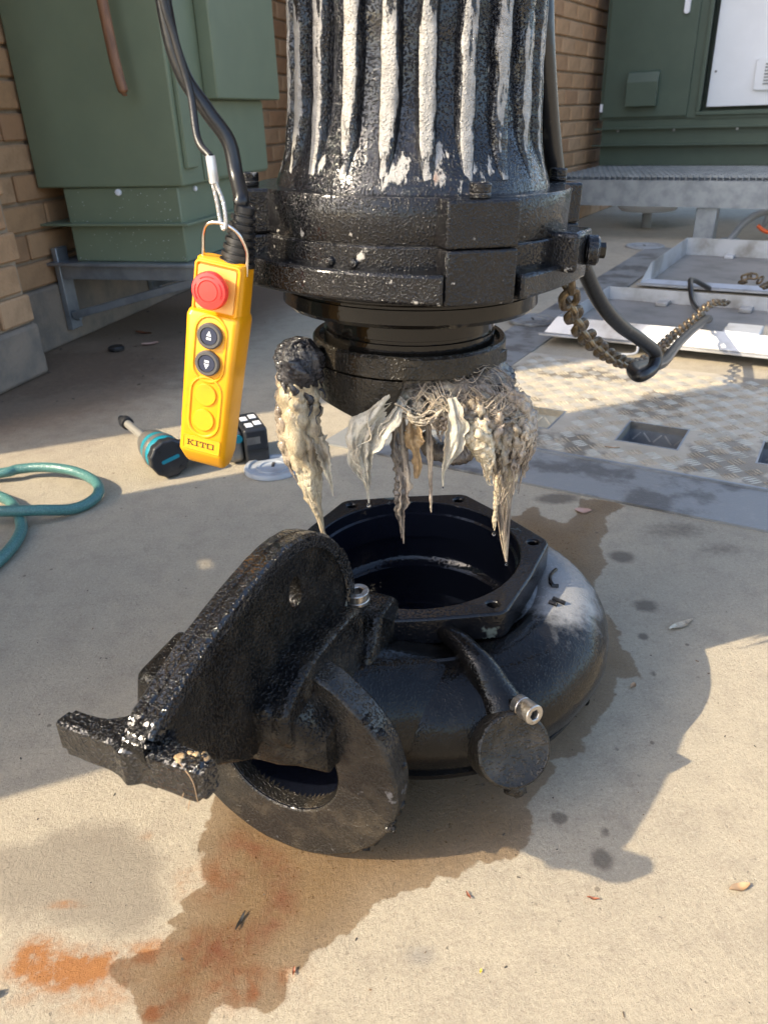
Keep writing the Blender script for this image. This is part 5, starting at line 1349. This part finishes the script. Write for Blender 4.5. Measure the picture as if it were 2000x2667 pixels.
# ------------------------------------------------------------------ pendant control
ptop = Vector((-0.1258, 0.675, 0.567)); pbot = Vector((-0.1655, 0.672, 0.384))
zax = (ptop - pbot).normalized()
yaw = rad(-14)
fr_ = Vector((math.sin(yaw), -math.cos(yaw), 0)); fr_ = (fr_ - zax * fr_.dot(zax)).normalized()     # front of the pendant
xax = zax.cross(fr_) * -1
xax = (-fr_).cross(zax)
pd = thing('pendant_control', 'yellow hoist pendant control with red stop button hanging beside the pump flange', 'remote control')
mid = (ptop + pbot) / 2
pd.matrix_world = Matrix(((xax.x, -fr_.x, zax.x, mid.x), (xax.y, -fr_.y, zax.y, mid.y), (xax.z, -fr_.z, zax.z, mid.z), (0, 0, 0, 1)))
# local: x right, -y front, z up; body length 0.187
def pendant_body():
    S = [(0.0935, 0.0205, -0.009, 0.012, 0.006), (0.0920, 0.0218, -0.0115, 0.014, 0.006), (0.0860, 0.0222, -0.0125, 0.0155, 0.006), (0.0505, 0.0225, -0.0130, 0.0165, 0.006), (0.0485, 0.0235, -0.0165, 0.0170, 0.0055), (0.0450, 0.0242, -0.0185, 0.0172, 0.0055), (0.00, 0.0232, -0.0185, 0.0165, 0.0055), (-0.0785, 0.0222, -0.0182, 0.0155, 0.0055), (-0.0805, 0.0220, -0.0172, 0.0150, 0.0055), (-0.0905, 0.0200, -0.0095, 0.0135, 0.005), (-0.0945, 0.0185, -0.0055, 0.0125, 0.004), (-0.0960, 0.0160, -0.002, 0.0105, 0.003)]
    V = []
    for z, hw, yf, yb, r in S:
        for x, y in rrect(hw * 2, yb - yf, min(r, (yb - yf) / 2 - 0.001), (0, (yf + yb) / 2), 5): V.append((x, y, z))
    k = 24
    F = grid_faces(len(S), k, False, True)
    F += [tuple(range(k)), tuple(reversed(range((len(S) - 1) * k, len(S) * k)))]
    return V, F
part('body', pendant_body(), M['yellow'], pd, bevel=0.0012, sharp=30)
def fwd_m(x, z, y): return Matrix.Translation((x, y, z)) @ Matrix.Rotation(rad(90), 4, 'X')   # shape's z -> -y (towards the front)
def stadium(w, h, n=12):
    r = w / 2; o = []
    for t in np.linspace(0, math.pi, n): o.append((r * math.cos(t), h / 2 - r + r * math.sin(t)))
    for t in np.linspace(math.pi, 2 * math.pi, n): o.append((r * math.cos(t), -h / 2 + r + r * math.sin(t)))
    return o
def rim_tube(loop, r, x, z, y):
    P = np.array([tuple(fwd_m(x, z, y) @ Vector((a, b, 0))) for a, b in loop])
    return tube(P, r, 8, False, True)
part('stop_plate', xform(prism(rrect(0.034, 0.036, 0.002), 0, 0.0012), fwd_m(-0.0005, 0.0695, -0.0127)), M['yellow_pale'], pd, bevel=0.0004)
part('plate_surround', rim_tube(rrect(0.0385, 0.041, 0.003), 0.0016, -0.0002, 0.0695, -0.0128), M['yellow'], pd)
es = part('stop_button', xform(lathe([(0.0105, 0.0), (0.0105, 0.005), (0.0150, 0.0055), (0.0158, 0.0075), (0.0158, 0.0105), (0.0146, 0.0130), (0.0092, 0.0140), (0.0086, 0.0132), (0.0080, 0.0138), (0.0001, 0.0140)], 56), fwd_m(-0.0015, 0.0695, -0.0138)), M['red'], pd)
for a0 in (-20, 160, 70):
    part('turn_mark', xform(tube([(0.0118 * math.cos(rad(a0 + t)), 0.0118 * math.sin(rad(a0 + t)), 0.01385) for t in np.linspace(0, 62, 14)], 0.00035, 5), fwd_m(-0.0015, 0.0695, -0.0138)), M['red_dark'], es)
for z, h in ((0.0190, 0.058), (-0.0340, 0.056)):
    part('recess_rim', rim_tube(stadium(0.0285, h), 0.0016, 0.0005, z, -0.0180), M['yellow'], pd)
for z, up in ((0.0312, 1), (0.0072, -1)):
    b = part('push_button', xform(lathe([(0.0001, 0), (0.0112, 0), (0.0112, 0.0035), (0.0100, 0.0048), (0.0080, 0.0048), (0.0076, 0.0036), (0.0001, 0.0036)], 40), fwd_m(0.0005, z, -0.0182)), M['button_ring'], pd)
    part('button_cap', xform(cyl(0.0074, 0.0030, 0.0042, 32, 0.0003), fwd_m(0.0005, z, -0.0182)), M['button_blue'], b)
    part('arrow_mark', xform(prism([(-0.0023, 0.0 * up), (0.0023, 0.0), (0, 0.0046 * up)] if up > 0 else [(-0.0023, 0.0), (0, -0.0046), (0.0023, 0.0)], 0.0043, 0.0045), fwd_m(0.0005, z + 0.0002 * up, -0.0182)), M['print_white'], b, smooth=False)
    part('arrow_bar', xform(prism([(-0.0021, -0.0030 * up), (0.0021, -0.0030 * up), (0.0021, -0.0010 * up), (-0.0021, -0.0010 * up)], 0.0043, 0.0045), fwd_m(0.0005, z, -0.0182)), M['print_white'], b, smooth=False)
for z in (-0.0222, -0.0460):
    part('blank_cap', xform(lathe([(0.0001, 0.0), (0.0102, 0.0), (0.0102, 0.0012), (0.0096, 0.0018), (0.0001, 0.0018)], 36), fwd_m(0.0005, z, -0.0182)), M['yellow'], pd)
lp = part('name_plate', xform(prism(rrect(0.0345, 0.0125, 0.0008), 0, 0.0006), fwd_m(0.0005, -0.0700, -0.0182)), M['yellow'], pd)
# the name plate sits on the flat front just above the chin
def strokes(L):
    return [prism([(x0, y0), (x1, y0), (x1, y1), (x0, y1)], 0.0006, 0.0009) for x0, y0, x1, y1 in L]
def letter(polys, x):
    VF = join(*[prism([(px * 0.00052, py * 0.00052) for px, py in P], 0.0006, 0.0010) for P in polys])
    o = part('letter', xform(VF, fwd_m(0.0005 + x, -0.0700, -0.0182)), M['print_brown'], lp, smooth=False)
def rct(x0, y0, x1, y1): return [(x0, y0), (x1, y0), (x1, y1), (x0, y1)]
letter([rct(1.5, -5, 3.2, 5), rct(0, 3.9, 5, 5), rct(0, -5, 5, -3.9), [(3.2, -0.6), (8.6, 3.9), (11, 3.9), (4.6, -0.6)], [(4.2, 0.6), (9.0, -3.9), (11.4, -3.9), (5.8, 0.9)], rct(8, 3.9, 12.5, 5), rct(8.6, -5, 13, -3.9)], -0.0138)
letter([rct(2.6, -3.9, 4.4, 3.9), rct(0, 3.9, 7, 5), rct(0, -5, 7, -3.9)], -0.0062)
letter([rct(5.1, -3.9, 6.9, 3.9), rct(0, 3.9, 12, 5), rct(3, -5, 9, -3.9), rct(0, 1.5, 1.3, 3.9), rct(10.7, 1.5, 12, 3.9)], -0.0016)
letter([rct(0, -5, 1.8, 5), rct(10.2, -5, 12, 5), rct(1.8, 3.8, 10.2, 5), rct(1.8, -5, 10.2, -3.8)], 0.0056)
part('plate_border', rim_tube(rrect(0.0350, 0.0130, 0.0010), 0.0004, 0.0005, -0.0700, -0.0188), M['yellow'], lp)
# strain relief boot and wire bail
bp = []
zz = 0.0925
for k in range(7):
    r_ = 0.0148 - k * 0.00075
    bp += [(r_, zz), (r_, zz + 0.0034), (r_ - 0.0028, zz + 0.0036), (r_ - 0.0028, zz + 0.0056)]
    zz += 0.0060
bp += [(0.0085, zz), (0.0085, zz + 0.005), (0.006, zz + 0.006), (0.0001, zz + 0.006)]
part('cable_boot', xform(lathe([(0.0001, 0.0920)] + bp, 36), Matrix.Translation((0.004, 0.004, -0.002)) @ Matrix.Rotation(rad(3), 4, 'Y')), M['rubber'], pd)
part('wire_bail', tube(spline([(-0.0180, -0.004, 0.084), (-0.0180, -0.006, 0.100), (-0.0172, -0.009, 0.112), (-0.012, -0.0135, 0.1205), (0.002, -0.0150, 0.1230), (0.014, -0.0135, 0.1180), (0.0205, -0.009, 0.107), (0.0214, -0.006, 0.098), (0.0214, -0.004, 0.084)], 60), 0.0015, 10), M['chrome'], pd)
def pw(x, y, z): return tuple(pd.matrix_world @ Vector((x, y, z)))
boot_top = pw(0.006, 0.004, 0.138)
CCP = [boot_top, (boot_top[0] + 0.002, boot_top[1] + 0.001, boot_top[2] + 0.004), (-0.1125, 0.695, 0.630), (-0.1165, 0.70, 0.655), (-0.131, 0.70, 0.678), (-0.1475, 0.70, 0.707), (-0.1540, 0.70, 0.755), (-0.157, 0.70, 0.90), (-0.15, 0.72, 1.3), (-0.10, 0.76, 2.15)]
o = part('control_cable', tube(spline(CCP, 160), 0.0063, 14), M['cable'])
tag(o, 'black control cable curving up from the yellow pendant', 'cable')
bl = pw(0.002, -0.0150, 0.1230)
rope = thing('wire_rope', 'thin sheathed wire rope with a looped end holding the pendant', 'rope')
RPp = [(bl[0] - 0.0048, bl[1] + 0.0033, bl[2] + 0.049), (-0.1362, 0.675, 0.658), (-0.1392, 0.684, 0.690), (-0.1455, 0.684, 0.725), (-0.1515, 0.683, 0.770), (-0.154, 0.69, 0.92), (-0.15, 0.72, 1.3), (-0.10, 0.77, 2.15)]
part('sheathed_rope', tube(spline(RPp, 90), 0.0030, 10), M['rubber'], rope)
fz = Vector((bl[0] - 0.0045, bl[1] + 0.003, bl[2] + 0.040))
part('ferrule', xform(prism(rrect(0.0080, 0.0058, 0.0025), -0.010, 0.010), axis_to((-0.03, 0.02, 1), fz)), M['ferrule'], rope, bevel=0.0008)
lo_ = [tuple(fz + Vector((-0.0010, 0, -0.009))), (bl[0] - 0.0040, bl[1] + 0.0035, bl[2] + 0.016), (bl[0] - 0.0030, bl[1] + 0.0030, bl[2] + 0.003), (bl[0] - 0.0012, bl[1] + 0.0005, bl[2] - 0.0034), (bl[0] + 0.0012, bl[1] - 0.0030, bl[2] - 0.0026), (bl[0] + 0.0026, bl[1] - 0.0030, bl[2] + 0.004), (bl[0] + 0.0016, bl[1] - 0.0005, bl[2] + 0.017), tuple(fz + Vector((0.0014, -0.001, -0.009)))]
def strands(path, R, r, n=3, turns=26):
    P = spline(path, 160); T, N, B = frames(P); s = np.linspace(0, 1, 160); L = []
    for k in range(n):
        a = 2 * math.pi * (turns * s + k / n)
        L.append(tube(P + R * (np.cos(a)[:, None] * N + np.sin(a)[:, None] * B), r, 6))
    return join(*L)
tag(part('rope_loop', strands(lo_, 0.00085, 0.0010), M['wire'], rope), kind='stuff')

# ------------------------------------------------------------------ cordless impact wrench lying on the slab
wr = thing('impact_wrench', 'teal and black cordless impact wrench lying on the sunlit concrete strip', 'power tool', (-0.455, 1.52, 0.0))
hd = Vector((-0.55, 0.83, -0.02)).normalized()            # from the rear cap towards the socket
hc_ = Vector((0.0, -0.012, 0.043))
MH = axis_to(hd, hc_)
part('motor_shell', xform(lathe([(0.0001, -0.002), (0.034, -0.002), (0.0385, 0.004), (0.040, 0.02), (0.039, 0.05), (0.036, 0.062), (0.0001, 0.062)], 40), MH), M['teal'], wr)
part('shell_band', xform(lathe([(0.0405, 0.020), (0.0412, 0.022), (0.0412, 0.036), (0.0405, 0.038)], 40), MH), M['tool_grey'], wr)
part('hammer_case', xform(lathe([(0.0001, 0.062), (0.0355, 0.0622), (0.0345, 0.085), (0.028, 0.108), (0.018, 0.120), (0.014, 0.132), (0.0001, 0.132)], 40), MH), M['tool_grey'], wr)
rc_ = part('rear_cap', xform(prism([( (0.0405 + (0.0025 if k % 2 else 0)) * math.cos(2 * math.pi * k / 24), (0.0405 + (0.0025 if k % 2 else 0)) * math.sin(2 * math.pi * k / 24)) for k in range(24)], -0.022, 0.003), MH), M['tool_black'], wr, bevel=0.004)
part('cap_badge', xform(prism(rrect(0.008, 0.040, 0.003), -0.0232, -0.0222), MH @ Matrix.Rotation(rad(78), 4, 'Z')), M['teal'], rc_)
for k in range(4):
    part('cap_screw', xform(cyl(0.0035, -0.0236, -0.021, 12), MH @ Matrix.Translation((0.030 * math.cos(rad(45 + 90 * k)), 0.030 * math.sin(rad(45 + 90 * k)), 0))), M['hole'], rc_)
part('warning_label', xform(box((0, 0, 0), (0.030, 0.003, 0.022)), MH @ Matrix.Rotation(rad(100), 4, 'Z') @ Matrix.Translation((0, 0.0400, 0.044))), M['sticker'], wr)
part('extension_bar', xform(cyl(0.0095, 0.132, 0.265, 24, 0.001), MH), M['bar'], wr)
part('socket', xform(lathe([(0.0001, 0.262), (0.0145, 0.262), (0.0155, 0.266), (0.0155, 0.284), (0.012, 0.290), (0.0085, 0.296), (0.0085, 0.312), (0.0001, 0.314)], 24), MH), M['tool_black'], wr)
hd2 = Vector((0.93, 0.36, 0.0)).normalized()
hs = hc_ + hd * 0.03
def grip():
    P = spline([tuple(hs + hd2 * 0.02) + (0.024,), tuple(hs + hd2 * 0.06 + Vector((0, 0, -0.003))) + (0.021,), tuple(hs + hd2 * 0.10 + Vector((0, 0, -0.005))) + (0.022,), tuple(hs + hd2 * 0.138 + Vector((0, 0, -0.004))) + (0.031,)], 24)
    return tube(P[:, :3], P[:, 3], 20)
part('grip', grip(), M['tool_black'], wr)
part('trigger', box(tuple(hs + hd2 * 0.055 + hd * 0.026), (0.026, 0.018, 0.02), Matrix.Rotation(math.atan2(hd2.y, hd2.x), 3, 'Z')), M['teal'], wr, bevel=0.004)
RB3 = Matrix.Rotation(math.atan2(hd2.y, hd2.x), 3, 'Z')
ft = part('battery_foot', box(tuple(hs + hd2 * 0.150 + Vector((0, 0, -0.002))), (0.036, 0.094, 0.072), RB3), M['tool_grey'], wr, bevel=0.012, seg=3)
part('foot_flash', box(tuple(hs + hd2 * 0.150 + Vector((0, 0, 0.0345))), (0.026, 0.060, 0.002), RB3), M['teal'], ft)
part('hook_hole', xform(cyl(0.009, 0, 0.004, 18), axis_to(tuple(-Vector((-hd2.y, hd2.x, 0))), hs + hd2 * 0.158 + Vector((hd2.y, -hd2.x, 0)) * 0.045 + Vector((0, 0, 0.018)))), M['teal'], ft)
bt = part('battery', box(tuple(hs + hd2 * 0.195 + Vector((0, 0, -0.001))), (0.052, 0.112, 0.078), RB3), M['tool_black'], wr, bevel=0.006, seg=3)
for dx, dy in ((-0.008, -0.028), (0.012, -0.020), (-0.010, 0.016), (0.011, 0.024)):
    part('label', box(tuple(hs + hd2 * (0.195 + dx) + Vector((-hd2.y, hd2.x, 0)) * dy + Vector((0, 0, 0.0385))), (0.015, 0.024, 0.001), RB3), M['sticker'], bt)
part('gauge_window', box(tuple(hs + hd2 * 0.188 - Vector((-hd2.y, hd2.x, 0)) * 0.0562 + Vector((0, 0, 0.012))), (0.030, 0.001, 0.016), RB3), M['tool_grey'], bt)
part('rail_groove', box(tuple(hs + hd2 * 0.195 - Vector((-hd2.y, hd2.x, 0)) * 0.0565 + Vector((0, 0, -0.012))), (0.046, 0.003, 0.006), RB3), M['hole'], bt)

# ------------------------------------------------------------------ hose, litter
H1 = [(-1.60, 1.70, 0.012), (-1.25, 1.62, 0.012), (-1.0, 1.50, 0.014), (-0.818, 1.500, 0.020), (-0.777, 1.515, 0.022), (-0.72, 1.515, 0.024), (-0.655, 1.492, 0.024), (-0.602, 1.452, 0.022), (-0.575, 1.415, 0.018), (-0.572, 1.375, 0.013), (-0.600, 1.335, 0.0115), (-0.650, 1.305, 0.026), (-0.72, 1.298, 0.030), (-0.80, 1.320, 0.022), (-0.86, 1.37, 0.012), (-0.88, 1.42, 0.0115), (-0.84, 1.44, 0.0115), (-0.775, 1.405, 0.0115), (-0.735, 1.37, 0.0115), (-0.695, 1.310, 0.0115), (-0.668, 1.250, 0.0115), (-0.660, 1.185, 0.0115), (-0.668, 1.120, 0.0115), (-0.70, 1.05, 0.0115), (-0.80, 0.98, 0.0115), (-1.0, 0.95, 0.0115), (-1.4, 1.0, 0.0115)]
o = part('garden_hose', tube(spline(H1, 360), 0.0106, 16), M['hose'])
tag(o, 'green braided garden hose lying in loops on the concrete', 'hose')
rp = thing('rubber_plug', 'small round black rubber plug on the dirt near the wall', 'plug', (-0.872, 2.54, 0))
part('plug_body', cyl(0.026, 0.001, 0.016, 24, 0.004), M['rubber'], rp)
def leaf(label, x, y, L, w, m, rz, curl=0.35, z=0.002):
    n, k = 14, 5; V = []
    for i in range(n):
        t = i / (n - 1); hw = w * math.sin(math.pi * min(0.97, t * 0.94 + 0.05)) ** 0.8
        for j in range(k):
            s = (j / (k - 1) - 0.5) * 2
            V.append(((t - 0.5) * L, s * hw, z + curl * w * (s * s) + 0.12 * L * (t - 0.5) ** 2 + 0.0006 * math.sin(9 * t)))
    F = grid_faces(n, k)
    V2 = V + [(a, b, c - 0.0006) for a, b, c in V]
    N_ = len(V)
    F2 = [tuple(reversed(f)) for f in F] + [tuple(i + N_ for i in f) for f in F]
    o = part('dry_leaf', (V2, F2), m, None, loc=(x, y, 0.0), rot=(0, 0, rz), sharp=0)
    return tag(o, label, 'leaf', 'dry leaves on the slab')
leaf('curled tan leaf on the sunlit concrete at the lower right', 0.328, 0.484, 0.022, 0.0042, M['leaf_tan'], 0.2)
leaf('narrow red brown leaf sliver below the shadow tip', 0.186, 0.478, 0.012, 0.0013, M['leaf_red'], -0.25)
leaf('thin reddish twig leaf upright near the bottom centre', -0.0935, 0.418, 0.008, 0.0013, M['leaf_red'], 1.5)
leaf('brown seed leaf on the dry concrete right of the casing puddle', 0.068, 0.486, 0.009, 0.0013, M['leaf_red'], 2.0)
leaf('small tan leaf inside the casing shadow at the right', 0.315, 0.778, 0.011, 0.0035, M['leaf_tan'], 0.8)
leaf('orange dry leaf curled on the dark dirt below the bracket', -0.84, 2.76, 0.075, 0.010, M['leaf_red'], -0.5)
leaf('faded pink leaf lying beside the rubber plug', -0.775, 2.60, 0.055, 0.014, M['leaf_pink'], 0.4, 0.3)
leaf('pink flat leaf on the damp spot by the grey frame', 0.372, 1.272, 0.030, 0.010, M['leaf_pink'], -0.2, 0.1)
leaf('orange brown leaf in the lifting pocket corner', 0.60, 1.615, 0.045, 0.007, M['leaf_red'], -0.6, 0.4, -0.0735)
leaf('tan pod sliver lying on the chequer plate', 0.505, 1.555, 0.032, 0.003, M['leaf_tan'], -0.3, 0.4, 0.0068)
leaf('pale straw sliver at the right edge of the casing shadow', 0.4235, 0.905, 0.045, 0.006, M['rag_cream'], 0.45, 0.3)
leaf('tiny yellow leaf chip near the bottom of the picture', 0.0705, 0.412, 0.004, 0.0010, plain('yellow_leaf', (0.6, 0.42, 0.02), 0.5), 1.2)
leaf('dark grit clump leaf on the rusty stain at the lower left', -0.355, 0.405, 0.014, 0.004, M['leaf_tan'], 0.4, 0.8)
leaf('black feather like smear in front of the discharge flange', -0.148, 0.468, 0.020, 0.0016, M['hole'], 1.25, 0.1)
def litter():
    rng = random.Random(21); L = []
    for k in range(300):
        r = rng.random()
        if r < 0.55: x, y = rng.uniform(-0.5, 0.6), rng.uniform(0.33, 1.0)
        elif r < 0.8: x, y = rng.uniform(-0.9, 0.3), rng.uniform(0.9, 1.6)
        else: x, y = rng.uniform(-1.5, -0.4), rng.uniform(1.9, 3.2)
        s = rng.uniform(0.0004, 0.0015) * (1 if r < 0.8 else 3.0)
        V, F = box((0, 0, 0), (s * rng.uniform(1, 3.2), s, s * 0.6), Matrix.Rotation(rng.uniform(0, 6.28), 3, 'Z'))
        V = [(a * rng.uniform(0.4, 1.2) + x, b * rng.uniform(0.4, 1.4) + y, c + s * 0.32) for a, b, c in V]
        L.append((V, F))
    return join(*L)
tag(part('ground_litter', litter(), M['litter'], None, smooth=False), 'scattered grit and leaf crumbs over the slab', 'litter', kind='stuff')
